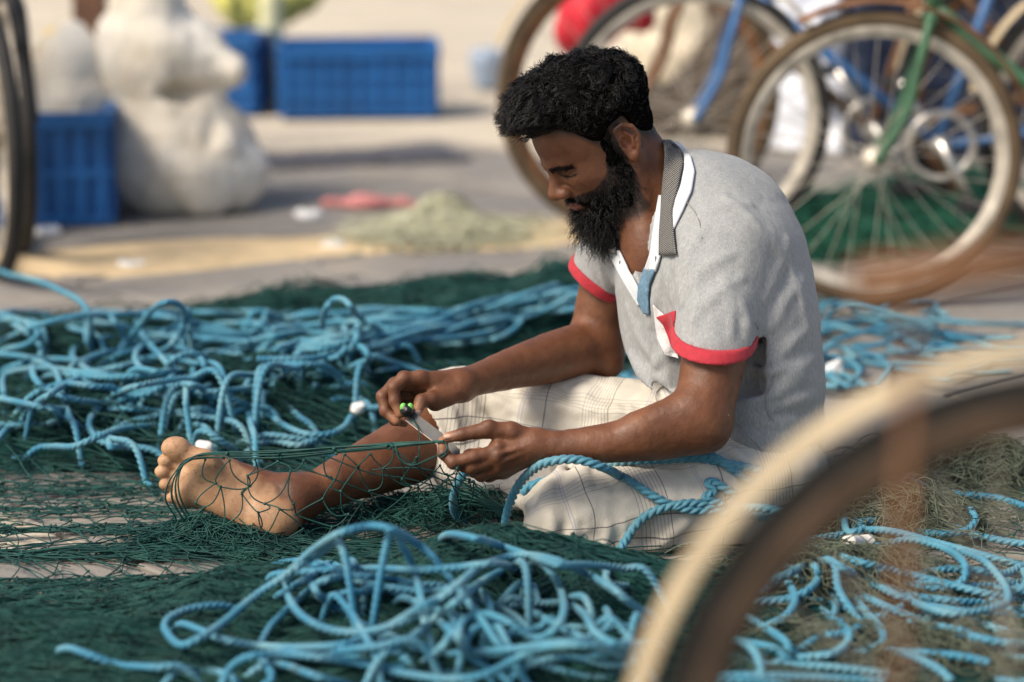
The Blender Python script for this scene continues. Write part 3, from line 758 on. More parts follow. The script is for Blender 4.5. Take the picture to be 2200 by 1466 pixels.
ln = 0.007 + 0.024 * low * (0.3 + 1.1 * rng.random(len(sel)) ** 1.5); ln = np.where((l_[:, 0] > 0.075) & (l_[:, 1] > -0.090), 0.005, ln)
ba = curls(bv[sel] - bn[sel] * 0.002, bn[sel], dv, ln, 1, 0.0026, 0.011, 0.00054, 7)
# soft edge on the cheek, moustache and brows: short hairs on the skin
def short(mask, n, length, dirv, thick=0.00042, rad=0.0006):
    c_ = np.where(mask)[0]
    s_ = rng.choice(c_, n); d_ = dirv + 0.35 * rng.normal(size=(n, 3)); d_ /= np.linalg.norm(d_, axis=1, keepdims=True)
    return curls(BV[s_] - nv[s_] * 0.0005, nv[s_].astype(float) * 0.5 + d_ * 0.5, d_, length * (0.6 + 0.8 * rng.random(n)), 1, rad, 0.012, thick, 6)
bwt = beard_w(hl)
bc = short(inhead & (bwt > 0.3) & (hl[:, 1] > -0.075), 1800, 0.008, -hU + 0.2 * hF)
def browm(s): 
    y = -0.0045 + 0.0035 * np.sin(np.clip((hl[:, 2] * s - 0.012) / 0.04, 0, 1) * 2.6) - 0.004 * np.clip((hl[:, 2] * s - 0.035) / 0.015, 0, 1)
    return inhead & (hl[:, 0] > 0.05) & (np.abs(hl[:, 1] - y) < 0.0042) & (hl[:, 2] * s > 0.010) & (hl[:, 2] * s < 0.052)
bb = short(browm(1), 520, 0.0070, hS * 0.9 - hF * 0.5 + hU * 0.1, 0.00034, 0.0003)
bd = short(browm(-1), 380, 0.0070, -hS * 0.9 - hF * 0.5 + hU * 0.1, 0.00034, 0.0003)
lp = spline([P(u, v, PIX(B_.surf(u, v))[2] - 0.0012) for u, v in ((1199, 373), (1206, 377), (1215, 380), (1225, 380), (1233, 377), (1239, 373))], 24)
lashes = [strands(lp[None], np.array([[0.0005 + 0.0008 * math.sin(x * math.pi) for x in np.linspace(0, 1, 24)]]), 5)]
two('beard', (bv, bq), [ba, bc])
for x_ in (bb, bd): obj('eyebrow', mesh_np('eyebrow', *x_), mhair, man)
for x_ in lashes: obj('eyelashes', mesh_np('eyelashes', *x_), mhair, man)
# nails
mnail = mat('nail', (0.46, 0.27, 0.19), 0.32, spec=0.5)
def nail(tip, prev, up, w_, l_):
    tip, prev = P(*tip), P(*prev); ax = unit(tip - prev); up = unit(np.asarray(up) - ax * (np.asarray(up) @ ax)); sd = np.cross(ax, up)
    vv = []; ff = []
    for i in range(5):
        for j in range(5):
            a_, b_ = (i / 4 - 0.5), (j / 4 - 0.5)
            vv.append(tip + ax * (a_ * l_ + 0.002) + sd * (b_ * w_ * (1 - 0.5 * max(0, a_) ** 2)) + up * (-(b_ * 2) ** 2 * w_ * 0.22 - max(0, -a_ - 0.3) * 0.002))
    for i in range(4):
        for j in range(4): k_ = i * 5 + j; ff.append([k_, k_ + 1, k_ + 6, k_ + 5])
    o = obj('nail', mesh_np('nail', np.array(vv), np.array(ff)), mnail, man)
    m_ = o.modifiers.new('s', 'SOLIDIFY'); m_.thickness = 0.0012; m_.offset = -0.5
c_ = np.array([0, CAM_Y, CAM_H])
lt = P(962, 940, 3.706)
nail((962 + 2, 934, 3.6985), (993 + 2, 928, 3.6955), unit(c_ - lt) * 0.75 + np.array([0.0, 0, 0.65]), 0.0115, 0.0130)
nail((898, 884, 3.8015), (907, 864, 3.8085), unit(c_ - lt), 0.0115, 0.0130)
# ---- polo shirt
TY = 31.0
tF = np.array([-math.cos(R(TY)), -math.sin(R(TY)), -0.10]); tF = unit(tF)
S_ = Field()
SD = 3.955
spine = [(1585, 985), (1584, 900), (1562, 800), (1546, 700), (1524, 580)]
S_.chain([P(*q, SD) for q in spine], [0.150, 0.160, 0.181, 0.187, 0.172], 0.03, flat=1.27, axis=tF)
S_.chain([P(1520, 570, SD), P(1498, 490, SD + .005), P(1486, 436, SD + .01)], [0.150, 0.122, 0.074], 0.05, flat=1.05, axis=tF)
S_.caps(P(1580, 480, SD + .02), P(1625, 600, SD + .02), 0.085, 0.085, 0.05)              # shoulder blades
S_.chain([P(1362, 520, 4.06), P(1475, 500, 3.985), P(1550, 545, 3.850)], [0.070, 0.070, 0.076], 0.05)           # yoke
slN = [P(1552, 548, 3.825), P(1545, 640, 3.795), P(1531, 752, 3.765)]; slNr = [0.078, 0.068, 0.0605]
S_.chain(slN, slNr, 0.022)
slF = [P(1345, 505, 4.08), P(1312, 560, 4.105), P(1279, 612, 4.118)]; slFr = [0.070, 0.060, 0.0505]
S_.chain(slF, slFr, 0.022)
nN = unit(np.array([-0.06, 0.16, -1.0])); nF = unit(slF[2] - slF[0] + np.array([-0.01, 0, 0.0]))
cN = P(1532, 742, 3.765); cF = P(1279, 609, 4.118)
S_.plane(cN - nN * 0.010, nN, cN - [0.075, 0.075, 0.09], cN + [0.085, 0.075, 0.03])
S_.plane(cF - nF * 0.010, nF, cF - [0.07, 0.075, 0.09], cF + [0.06, 0.075, 0.05])
# hem
hm = P(1480, 905, 3.86)
S_.plane(P(1520, 900, 3.86), np.array([-0.62, -0.12, -0.80]), P(1520, 1000, 3.95) - [0.4, 0.4, 0.4], P(1500, 960, 3.95) + [0.4, 0.4, 0.4])
# neck opening and open placket
S_.caps(NB + np.array([0.004, 0.004, -0.03]), H(-0.032, -0.05, 0), 0.070, 0.066, 0.006, True)
S_.chain([P(1418, 330, 3.92), P(1402, 430, 3.90), P(1394, 520, 3.885), P(1384, 585, 3.86), P(1378, 640, 3.845)], [0.050, 0.043, 0.030, 0.016, 0.003], 0.006, True)
S_.chain([P(1372, 470, 3.94), P(1374, 560, 3.905)], [0.046, 0.032], 0.006, True)
folds = [([(1560, 893), (1610, 898), (1655, 912), (1700, 900)], .0065), ([(1575, 912), (1625, 935), (1680, 940)], .006), ([(1600, 938), (1645, 962), (1690, 965)], .006), ([(1640, 880), (1700, 862), (1745, 850)], .006),
         ([(1655, 705), (1690, 640), (1722, 600)], .005), ([(1660, 780), (1700, 735), (1738, 700)], .005), ([(1668, 840), (1705, 800), (1742, 772)], .005), ([(1640, 640), (1672, 570), (1690, 520)], .0045),
         ([(1476, 600), (1488, 545), (1515, 490)], .006), ([(1470, 650), (1462, 590), (1470, 520)], .006), ([(1448, 640), (1436, 580), (1440, 545)], .005), ([(1488, 690), (1530, 640), (1590, 600)], .0042), ([(1480, 620), (1520, 575), (1570, 550)], .0042),
         ([(1360, 760), (1385, 800), (1425, 815)], .006), ([(1345, 700), (1362, 770), (1400, 835)], .005), ([(1405, 790), (1430, 760), (1445, 720)], .005), ([(1500, 470), (1550, 450), (1610, 440)], .004),
         ([(1600, 700), (1630, 760), (1640, 830)], .005), ([(1615, 790), (1650, 800), (1690, 790)], .004), ([(1290, 560), (1300, 600), (1312, 622)], .004)]
folds = [(pl, r * 1.35) for pl, r in folds] + [([(1580, 640), (1600, 690), (1604, 735)], .006), ([(1555, 600), (1572, 660), (1570, 720)], .005), ([(1500, 560), (1500, 640), (1490, 710)], .005), ([(1690, 560), (1716, 640), (1730, 720)], .005), ([(1610, 860), (1660, 850), (1720, 810)], .007), ([(1420, 600), (1412, 640), (1400, 700)], .006), ([(1350, 660), (1372, 720), (1410, 780)], .005), ([(1560, 430), (1620, 480), (1670, 540)], .005)]
fd = [([S_.surf(u, v, back=r * 0.50) for u, v in pl], r) for pl, r in folds]
for pts, r in fd:
    c_ = spline(pts, 8); S_.chain(list(c_), list(r * np.sin(np.linspace(0.25, math.pi - 0.25, 8)) ** 0.5), 0.012)
def shirt_post(p, d):
    q = p.copy(); q[:, 2] *= 0.55
    return d + 0.0022 * vnoise(q * 13) - 0.0032 * np.abs(vnoise(q * 19 + 4)) + 0.0007 * vnoise(q * 95)
S_.post = shirt_post
sv, sq = S_.mesh(0.0038, smooth=2)
sm = mesh_np('shirt', sv, sq)
mshirt = mat('grey_jersey', (0.42, 0.42, 0.40), 0.85, spec=0.2, sheen=0.15)
t = NT(mshirt)
mp = t.n('ShaderNodeMapping'); t.l(t.pos(), mp.inputs[0]); mp.inputs['Scale'].default_value = (1.0, 1.0, 0.22)
h1 = t.noise(520, 3, mp.outputs[0]); h2 = t.noise(170, 4, mp.outputs[0]); h3 = t.noise(7, 4)
c = t.mix(t.ramp(h1, 0.35, 0.68), (0.265, 0.276, 0.280), (0.380, 0.390, 0.388))
c = t.mix(t.ramp(h2, 0.42, 0.75, 0, 0.55), c, (0.235, 0.247, 0.255))
c = t.mix(t.ramp(h3, 0.5, 0.8, 0, 0.2), c, (0.44, 0.41, 0.34))
t.col(c); t.bump(t.math('ADD', h1, t.math('MULTIPLY', t.noise(60, 4), 1.0)), 0.35, 0.0016)
shirt = obj('polo_shirt', sm, mshirt, man)
# red cuffs
mred = mat('red_rib', (0.42, 0.020, 0.035), 0.8, var=0.12, vscale=90, bump=0.3, bscale=500, sheen=0.1)
def cuff(pts, rad, cen, nrm_, wd):
    f = Field(); ex = pts[-1] + (pts[-1] - pts[-2]) * 0.35
    f.chain(list(pts) + [ex], [r + 0.0055 for r in rad] + [rad[-1] + 0.0055], 0.01)
    lo, hi = cen - 0.14, cen + 0.14
    f.plane(cen + nrm_ * 0.002, nrm_, lo, hi, 0.003); f.plane(cen - nrm_ * wd, -nrm_, lo - 0.1, hi + 0.1, 0.003)
    for i_, o_ in enumerate(f.ops):
        if not o_[4]: f.ops[i_] = o_
    f.caps(cen + nrm_ * 0.06, cen - nrm_ * 0.012, rad[-1] - 0.001, rad[-1] - 0.004, 0.004, True)
    f.post = lambda p, d: d + 0.0010 * vnoise(p * 40)
    v_, q_ = f.mesh(0.0028, smooth=1, lo=cen - 0.11, hi=cen + 0.11)
    return obj('sleeve_cuff', mesh_np('sleeve_cuff', v_, q_), mred, man)
cuff(slN, slNr, cN, nN, 0.0165); cuff(slF, slFr, cF, nF, 0.0165)

def strip(name, A, Bc, m_, n=40, k=6, th=0.0022, parent=None, bulge=0.0, bd=None):
    """band of cloth between two edge lines"""
    a = spline(A, n); b = spline(Bc, n); tt = np.linspace(0, 1, k)[None, :, None]
    V = a[:, None] * (1 - tt) + b[:, None] * tt
    if bulge: V = V + (np.asarray(bd) * bulge) * np.sin(tt * math.pi)
    idx = np.arange(n * k).reshape(n, k)
    F = np.stack([idx[:-1, :-1], idx[1:, :-1], idx[1:, 1:], idx[:-1, 1:]], -1).reshape(-1, 4)
    mm = mesh_np(name, V.reshape(-1, 3), F)
    vattr(mm, 'uvw', np.stack([np.repeat(np.linspace(0, plen(a), n), k), np.tile(np.linspace(0, 1, k), n) * float(np.linalg.norm(a[n // 2] - b[n // 2])), np.zeros(n * k)], -1), 'FLOAT_VECTOR')
    o = obj(name, mm, m_, parent or man)
    s_ = o.modifiers.new('s', 'SOLIDIFY'); s_.thickness = th; s_.offset = 0
    return o
mdots = mat('dotted_collar', (0.03, 0.03, 0.03), 0.85, spec=0.2)
t = NT(mdots)
vx = t.n('ShaderNodeMapping'); t.l(t.attr('uvw', 'Vector'), vx.inputs[0]); vx.inputs['Rotation'].default_value = (0, 0, R(45)); vx.inputs['Scale'].default_value = (260, 260, 260)
vo = t.n('ShaderNodeTexVoronoi', i_Scale=1.0, i_Randomness=0.0); t.l(vx.outputs[0], vo.inputs['Vector'])
t.col(t.mix(t.ramp(vo.outputs['Distance'], 0.20, 0.32), (0.50, 0.49, 0.46), (0.014, 0.014, 0.015)))
mrib = mat('white_rib', (0.60, 0.63, 0.66), 0.8, spec=0.2)
t = NT(mrib); wv = t.n('ShaderNodeTexWave', i_Scale=130.0, i_Distortion=0.4, bands_direction='X'); t.l(t.attr('uvw', 'Vector'), wv.inputs['Vector'])
t.col(t.mix(wv.outputs['Fac'], (0.47, 0.53, 0.60), (0.68, 0.69, 0.70))); t.bump(wv.outputs['Fac'], 0.4, 0.001)
mdenim = mat('blue_chambray', (0.11, 0.20, 0.28), 0.85, var=0.25, vscale=160, bump=0.3, bscale=700)
mwhitec = mat('white_cotton', (0.62, 0.62, 0.62), 0.85, var=0.08, vscale=60, bump=0.3, bscale=300)
q = lambda *a: [P(*x) for x in a]
def on(u, v, off=0.0015): return S_.surf(u, v, back=-off)
def zmap(V, cell=7.0):
    """distance of the nearest surface, by sight line"""
    q_ = PIX(V); z_ = np.full((330, 220), 9.0); i = (q_[:, 0] / cell).astype(int); j = (q_[:, 1] / cell).astype(int); ok = (i >= 0) & (j >= 0) & (i < 330) & (j < 220)
    np.minimum.at(z_, (i[ok], j[ok]), q_[ok, 2]); return z_
_z = np.minimum(zmap(sv), zmap(BV))
def both(u, v, off):
    x, y = u / 7.0 - 0.5, v / 7.0 - 0.5; i, j = int(x), int(y); fx, fy = x - i, y - j; w = _z[i:i + 2, j:j + 2].copy(); w[w > 8] = w.min()
    return P(u, v, (w[0, 0] * (1 - fx) + w[1, 0] * fx) * (1 - fy) + (w[0, 1] * (1 - fx) + w[1, 1] * fx) * fy - off)
def bon(u, v, off): return P(u, v, PIX(B_.surf(u, v))[2] - off)
def strip_px(name, A, Bc, m_, off=0.006, n=30, k=7, th=0.003, smooth=4):
    """band of cloth laid on shirt and skin between two outlines"""
    def path(L): 
        L = np.array([(x[0], x[1], x[2] if len(x) > 2 else np.nan) for x in L]); return L
    a_, b_ = path(A), path(Bc); tt = np.linspace(0, len(a_) - 1, n); ii = np.arange(len(a_))
    ga = np.stack([np.interp(tt, ii, a_[:, j]) for j in (0, 1)], -1); gb = np.stack([np.interp(tt, ii, b_[:, j]) for j in (0, 1)], -1)
    fix_a = np.interp(tt, ii, np.nan_to_num(a_[:, 2])); fix = np.array([not np.isnan(a_[int(math.floor(x)), 2]) and not np.isnan(a_[int(math.ceil(x)), 2]) for x in tt])
    fix_b = np.interp(tt, ii, np.nan_to_num(b_[:, 2])); Dp = np.zeros((n, k)); UV = np.zeros((n, k, 2))
    for i in range(n):
        for j in range(k):
            f_ = j / (k - 1); UV[i, j] = ga[i] * (1 - f_) + gb[i] * f_
            Dp[i, j] = (fix_a[i] * (1 - f_) + fix_b[i] * f_) if fix[i] else PIX(both(UV[i, j][0], UV[i, j][1], off))[2]
    for _ in range(smooth):
        Dm = np.pad(Dp, 1, mode='edge'); Dp = np.minimum(Dp, (Dm[:-2, 1:-1] + Dm[2:, 1:-1] + Dm[1:-1, :-2] + Dm[1:-1, 2:]) / 4)
    V = np.array([[P(UV[i, j][0], UV[i, j][1], Dp[i, j]) for j in range(k)] for i in range(n)])
    idx = np.arange(n * k).reshape(n, k); F = np.stack([idx[:-1, :-1], idx[1:, :-1], idx[1:, 1:], idx[:-1, 1:]], -1).reshape(-1, 4)
    mm = mesh_np(name, V.reshape(-1, 3), F); L1 = plen(V[:, 0]); L2 = float(np.linalg.norm(V[n // 2, 0] - V[n // 2, -1]))
    vattr(mm, 'uvw', np.stack([np.repeat(np.linspace(0, L1, n), k), np.tile(np.linspace(0, L2, k), n), np.zeros(n * k)], -1), 'FLOAT_VECTOR')
    o = obj(name, mm, m_, man); s_ = o.modifiers.new('s', 'SOLIDIFY'); s_.thickness = th; s_.offset = 0; return o
strip_px('collar_band', [(1448, 304, 4.05), (1470, 330, 4.0), (1470, 360), (1462, 400), (1446, 440), (1436, 480)], [(1460, 308, 4.055), (1484, 336, 4.0), (1493, 368), (1486, 410), (1466, 455), (1446, 495)], mrib, 0.004)
strip_px('collar', [(1412, 302, 4.05), (1426, 303, 4.00), (1429, 330), (1425, 380), (1420, 440), (1416, 500), (1416, 549)], [(1440, 302, 4.06), (1460, 318, 4.00), (1468, 345), (1458, 395), (1443, 455), (1447, 505), (1452, 546)], mdots, 0.009)
strip('collar', q((1412, 300, 4.06), (1370, 330, 4.06), (1345, 420, 4.02), (1330, 500, 3.97), (1322, 545, 3.93)), q((1440, 304, 4.07), (1390, 330, 4.09), (1340, 400, 4.06), (1318, 490, 4.00), (1308, 540, 3.95)), mdots, th=0.0035)
strip_px('placket', ((1308, 545), (1328, 585), (1350, 625), (1372, 660)), ((1330, 538), (1350, 578), (1370, 615), (1382, 640)), mrib, 0.004)
strip_px('placket_edge', ((1416, 420), (1407, 470), (1401, 510), (1397, 545), (1385, 580)), ((1428, 420), (1422, 470), (1420, 510), (1419, 550), (1408, 584)), mrib, 0.005)
strip_px('placket_lining', ((1384, 576), (1371, 615), (1369, 645), (1383, 674)), ((1408, 580), (1395, 612), (1392, 640), (1394, 676)), mdenim, 0.006)
# buttonholes and button
mdk = mat('dark_thread', (0.02, 0.02, 0.025), 0.8)
for (u, v) in ((1331, 566), (1408, 556)):
    b_ = both(u, v, 0.004)
    tube_obj('buttonhole', [b_ + np.array([0, -0.005, 0.0045]), b_ + np.array([0.0005, -0.0052, 0.0]), b_ + np.array([0, -0.005, -0.004])], 0.0009, mdk, man, k=6)
# pocket
strip_px('pocket', ((1403, 655), (1407, 690), (1413, 730), (1430, 764)), ((1426, 676), (1438, 704), (1450, 738), (1458, 770)), mwhitec, 0.004)
strip_px('pocket_lining', ((1410, 682), (1424, 697), (1434, 722), (1442, 746)), ((1450, 668), (1450, 690), (1449, 716), (1447, 746)), mred, 0.008)
# seams
mseam = mat('seam_thread', (0.24, 0.24, 0.24), 0.9)
for nm, pl in (('side_seam', ((1622, 692), (1640, 730), (1658, 785), (1660, 815), (1646, 850), (1648, 885), (1662, 905))), ('shoulder_seam', ((1468, 425), (1492, 455), (1503, 480), (1508, 512)))):
    tube_obj(nm, spline([both(*x, 0.0012) for x in pl], 50), 0.0006, mseam, man, k=6)
tube_obj('hem_stitching', spline([both(u, v, 0.001) for u, v in ((1565, 892), (1590, 917), (1615, 945), (1640, 972))], 40), 0.0007, mseam, man, k=6)

# ---- trousers (pale checked cotton)
W_ = Field()
rleg = [P(1600, 985, 4.02), P(1480, 950, 4.05), P(1300, 925, 4.09), P(1120, 900, 4.125), P(1000, 890, 4.125)]; rlr = [0.100, 0.100, 0.092, 0.086, 0.078]
lleg = [P(1640, 1015, 3.90), P(1540, 1052, 3.86), P(1400, 1085, 3.84), P(1280, 1098, 3.835), P(1222, 1104, 3.835)]; llr = [0.100, 0.094, 0.081, 0.076, 0.070]
W_.chain(rleg, rlr, 0.03); W_.chain(lleg, llr, 0.03)
W_.ell(P(1630, 1045, 3.96), (0.115, 0.150, 0.085), None, 0.04)
W_.caps(P(975, 880, 4.10), P(905, 912, 4.06), 0.072, 0.066, 0.02)              # open leg end over the knee
W_.chain([P(955, 925, 4.06), P(965, 1010, 4.02), P(1060, 1045, 4.00), P(1150, 1060, 4.0)], [0.052, 0.030, 0.034, 0.045], 0.03)       # cloth hanging under the knee
W_.chain([P(1000, 1000, 4.05), P(1120, 1000, 4.05), P(1300, 1000, 4.05)], [0.05, 0.05, 0.05], 0.04)
W_.chain([P(1140, 1172, 3.80), P(1200, 1176, 3.79), P(1300, 1180, 3.785), P(1460, 1172, 3.79), P(1600, 1150, 3.85)], [0.012, 0.013, 0.010, 0.008, 0.008], 0.018)       # hem spread on the ground
W_.chain([P(1185, 1120, 3.80), P(1150, 1160, 3.81)], [0.030, 0.022], 0.03)
W_.caps(P(1432, 852, 3.90), P(1470, 880, 3.88), 0.018, 0.030, 0.012)               # knot at the waist
# folds
wf = [([(1188, 1050), (1200, 1015), (1228, 1000), (1262, 1003)], .007), ([(1168, 1080), (1180, 1050), (1198, 1030)], .006), ([(1230, 1000), (1250, 1012), (1262, 1040)], .006), ([(1300, 992), (1360, 985), (1420, 990)], .006),
      ([(1180, 1100), (1190, 1140), (1180, 1170)], .005), ([(1270, 1195), (1300, 1165), (1310, 1130)], .006), ([(1330, 1195), (1345, 1160), (1340, 1120)], .005), ([(1240, 1190), (1230, 1160), (1235, 1120)], .005), ([(1410, 1192), (1430, 1160), (1470, 1120)], .006),
      ([(1000, 850), (1030, 900), (1080, 930)], .006), ([(1050, 850), (1100, 880), (1160, 890)], .007), ([(1180, 835), (1200, 870), (1260, 890)], .008), ([(1110, 840), (1140, 860), (1200, 850)], .006), ([(1260, 860), (1290, 885), (1350, 890)], .008), ([(940, 870), (970, 900), (985, 940)], .005),
      ([(960, 1020), (1010, 1040), (1080, 1045)], .007), ([(1010, 1075), (1080, 1075), (1140, 1085)], .006), ([(1560, 960), (1600, 990), (1630, 1010)], .007), ([(1480, 1000), (1530, 1010), (1580, 1030)], .006)]
fd = [([W_.surf(u, v, back=r * 0.6) for u, v in pl], r * 1.4) for pl, r in wf]
for pts, r in fd:
    cc_ = spline(pts, 8); W_.chain(list(cc_), list(r * np.sin(np.linspace(0.25, math.pi - 0.25, 8)) ** 0.5), 0.014)
def trou_post(p, d):
    d = d + 0.0050 * vnoise(p * 13 + 3) - 0.0075 * np.abs(vnoise(p * 17 + 9)) + 0.0030 * np.abs(vnoise(p * 38 + 5)) + 0.0010 * vnoise(p * 80) + 0.002
    return np.maximum(d, 0.004 - p[:, 2])
W_.post = trou_post
# open end at the right knee
W_.plane(P(898, 890, 4.04), np.array([-0.90, -0.15, 0.42]), P(898, 900, 4.1) - [0.14, 0.2, 0.10], P(918, 860, 4.1) + [0.06, 0.2, 0.12], 0.004)
W_.chain([P(880, 950, 4.04), P(990, 900, 4.11)], [0.062, 0.050], 0.004, True)
tv, tq = W_.mesh(0.0038, smooth=2)
tm = mesh_np('trousers', tv, tq)
def legcoord(V, pts):
    a, b = np.asarray(pts[0]), np.asarray(pts[-1]); ax = unit(b - a); q_ = V - a; t_ = q_ @ ax; r_ = q_ - t_[:, None] * ax
    sd = unit(np.cross(ax, [0, 0, 1.0])); un = np.cross(sd, ax)
    best = np.full(len(V), 9.0)
    for p0, p1 in zip(pts[:-1], pts[1:]): best = np.minimum(best, segd(V, p0, p1))
    return best, t_, np.arctan2(r_ @ sd, r_ @ un)
b1, t1, a1 = legcoord(tv, rleg); b2, t2, a2 = legcoord(tv, lleg)
isr = (b1 - 0.09) < (b2 - 0.08)
tc_ = np.where(isr, t1, t2 + 0.03); an_ = np.where(isr, a1 * 0.09, a2 * 0.08)
wob = 0.012 * vnoise(tv * 14 + 1); wob2 = 0.012 * vnoise(tv * 14 + 31)
vattr(tm, 'pl', np.stack([tc_ + wob, an_ + wob2, isr * 1.0], -1), 'FLOAT_VECTOR')
mtr = mat('checked_cotton', (0.68, 0.64, 0.54), 0.9, spec=0.15, sheen=0.1)
t = NT(mtr)
sx = t.n('ShaderNodeSeparateXYZ'); t.l(t.attr('pl', 'Vector'), sx.inputs[0])
def lines(src, period, offs, width):
    """thin woven lines at offs (m) inside each repeat"""
    fr = t.math('PINGPONG', src, 99.0) if False else t.math('MODULO', t.math('ADD', src, 10 * period), period)
    out = None
    for o_ in offs:
        a_ = t.math('ABSOLUTE', t.math('SUBTRACT', fr, o_)); v_ = t.math('LESS_THAN', a_, width)
        out = v_ if out is None else t.math('MAXIMUM', out, v_)
    return out
base = t.mix(t.ramp(t.noise(11, 5), 0.35, 0.7), (0.62, 0.59, 0.52), (0.53, 0.49, 0.41))
base = t.mix(t.ramp(t.noise(26, 5), 0.60, 0.78, 0, 0.45), base, (0.50, 0.43, 0.30))
g1 = lines(sx.outputs[0], 0.210, [0.020, 0.026, 0.032, 0.038, 0.044, 0.050, 0.056, 0.062], 0.00050)
g2 = lines(sx.outputs[0], 0.210, [0.014, 0.130], 0.00085)
g3 = lines(sx.outputs[1], 0.180, [0.030, 0.056], 0.00090)
g4 = lines(sx.outputs[1], 0.180, [0.110, 0.117, 0.124, 0.131, 0.138], 0.00045)
g5 = lines(sx.outputs[0], 0.210, [0.160, 0.164], 0.0007)
cc = t.mix(t.math('MULTIPLY', g1, 0.62), base, (0.10, 0.10, 0.12)); cc = t.mix(t.math('MULTIPLY', g4, 0.55), cc, (0.12, 0.12, 0.13))
cc = t.mix(t.math('MULTIPLY', t.math('MAXIMUM', g2, g3), 0.75), cc, (0.07, 0.07, 0.08)); cc = t.mix(t.math('MULTIPLY', g5, 0.5), cc, (0.22, 0.25, 0.42))
t.col(cc); t.bump(t.math('ADD', t.noise(340, 3), t.math('MULTIPLY', t.noise(55, 5), 1.5)), 0.35, 0.0022)
obj('trousers', tm, mtr, man)
print('clothes', len(sv), len(tv))
# the skin under the clothes needs no fine detail: rebuild that part coarsely
_ds = np.minimum(S_.ev(BV.astype(np.float32)), W_.ev(BV.astype(np.float32)))
_keep = _ds > -0.015
_f = BQ[_keep[BQ].any(1)]; _u, _inv = np.unique(_f, return_inverse=True)
V1, Q1 = BV[_u], _inv.reshape(-1, 4)
B_.post = None
V2, Q2 = B_.mesh(0.007, smooth=1)
_d2 = np.minimum(S_.ev(V2.astype(np.float32)), W_.ev(V2.astype(np.float32)))
_f2 = Q2[(_d2[Q2] < -0.006).all(1)]; _u2, _i2 = np.unique(_f2, return_inverse=True)
V_, Q_ = join([(V1, Q1), (V2[_u2], _i2.reshape(-1, 4))])
me2 = mesh_np('body', V_, Q_); z0 = np.zeros(len(_u2))
for nm_, arr in (('knu', kn_), ('pale', pale), ('palm', palm), ('lip', np.where(inhead, lipc, 0)), ('dark', dark), ('hairz', hairz), ('eyez', np.where(inhead, eyes, 0)), ('earz', np.where(inhead, earm, 0))):
    vattr(me2, nm_, np.concatenate([np.asarray(arr, float)[_u], z0]))
me2.materials.append(mskin); _old = body.data; body.data = me2; D.meshes.remove(_old); me2.name = 'body'
print('body faces', len(Q_))
# ================================================================== fishing nets
mnet = mat('green_twine', (0.02, 0.12, 0.09), 0.6, spec=0.3)
t = NT(mnet)
c = t.mix(t.ramp(t.noise(25, 4), 0.3, 0.7), (0.0050, 0.038, 0.036), (0.019, 0.095, 0.078))
c = t.mix(t.ramp(t.noise(6, 3), 0.5, 0.75, 0, 0.5), c, (0.008, 0.055, 0.060)); t.col(c)
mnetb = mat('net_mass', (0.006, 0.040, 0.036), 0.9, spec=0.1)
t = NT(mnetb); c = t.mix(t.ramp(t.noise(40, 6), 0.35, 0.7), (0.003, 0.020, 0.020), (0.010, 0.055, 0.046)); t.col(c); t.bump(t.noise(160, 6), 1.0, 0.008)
mnetp = mat('pale_green_twine', (0.50, 0.50, 0.36), 0.7, var=0.3, vscale=30)
mnetg = mat('bright_green_twine', (0.014, 0.125, 0.075), 0.6, var=0.4, vscale=20)
mnetd = mat('weathered_twine', (0.10, 0.12, 0.08), 0.7, var=0.5, vscale=30)

def bumps(xy, L):
    z = np.zeros(len(xy))
    for (u, v, rx, ry, h) in L:
        c_ = G(u, v); z = np.maximum(z, h * np.exp(-(((xy[:, 0] - c_[0]) / rx) ** 2 + ((xy[:, 1] - c_[1]) / ry) ** 2)))
    return z
FRONT = [(250, 1430, .45, .14, .050), (700, 1350, .34, .16, .055), (1050, 1300, .30, .14, .075), (1300, 1330, .24, .15, .050), (-150, 1440, .40, .15, .045), (1000, 1480, .5, .12, .05)]
BACK = [(700, 720, .34, .20, .07), (350, 760, .40, .20, .05), (950, 730, .32, .24, .08), (1180, 700, .30, .28, .10), (80, 800, .35, .25, .05), (500, 900, .40, .20, .07), (250, 950, .35, .16, .05), (760, 850, .30, .20, .07)]
RIGHT = [(2080, 1030, .13, .10, .05), (1900, 1130, .14, .10, .05), (1800, 1280, .16, .10, .04), (1980, 1420, .25, .10, .02)]
RBACK = [(1850, 500, .20, .10, .035), (1760, 540, .12, .10, .06), (2010, 470, .16, .12, .08), (1930, 520, .2, .10, .03), (2100, 490, .2, .14, .05)]
def mz(xy, L, seed=0, amp=1.0):
    b = bumps(xy, L)
    p3 = np.concatenate([xy, np.full((len(xy), 1), seed * 3.7)], 1)
    return b * (1 + 0.55 * amp * fbm(p3 * 9, 3)) + np.clip(b / 0.03, 0, 1) * 0.008 * fbm(p3 * 30 + 5, 2)
def mound(L, seed, name, mat_, parent, step=0.014, thr=0.012):
    cs = np.array([G(u, v)[:2] for u, v, *_ in L]); rr = max(max(b[2], b[3]) for b in L) * 1.7
    x = np.arange(cs[:, 0].min() - rr, cs[:, 0].max() + rr, step); y = np.arange(cs[:, 1].min() - rr, cs[:, 1].max() + rr, step)
    X_, Y_ = np.meshgrid(x, y, indexing='ij'); xy = np.stack([X_.ravel(), Y_.ravel()], -1); z = mz(xy, L, seed)
    z = z - 0.010
    idx = np.arange(len(xy)).reshape(X_.shape); F = np.stack([idx[:-1, :-1], idx[1:, :-1], idx[1:, 1:], idx[:-1, 1:]], -1).reshape(-1, 4)
    keep = (z[F] > 0.001).any(1); F = F[keep]; u_, inv = np.unique(F, return_inverse=True)
    V = np.concatenate([xy, np.maximum(z, -0.006)[:, None]], 1)[u_]
    return obj(name, mesh_np(name, V, inv.reshape(-1, 4)), mat_, parent)
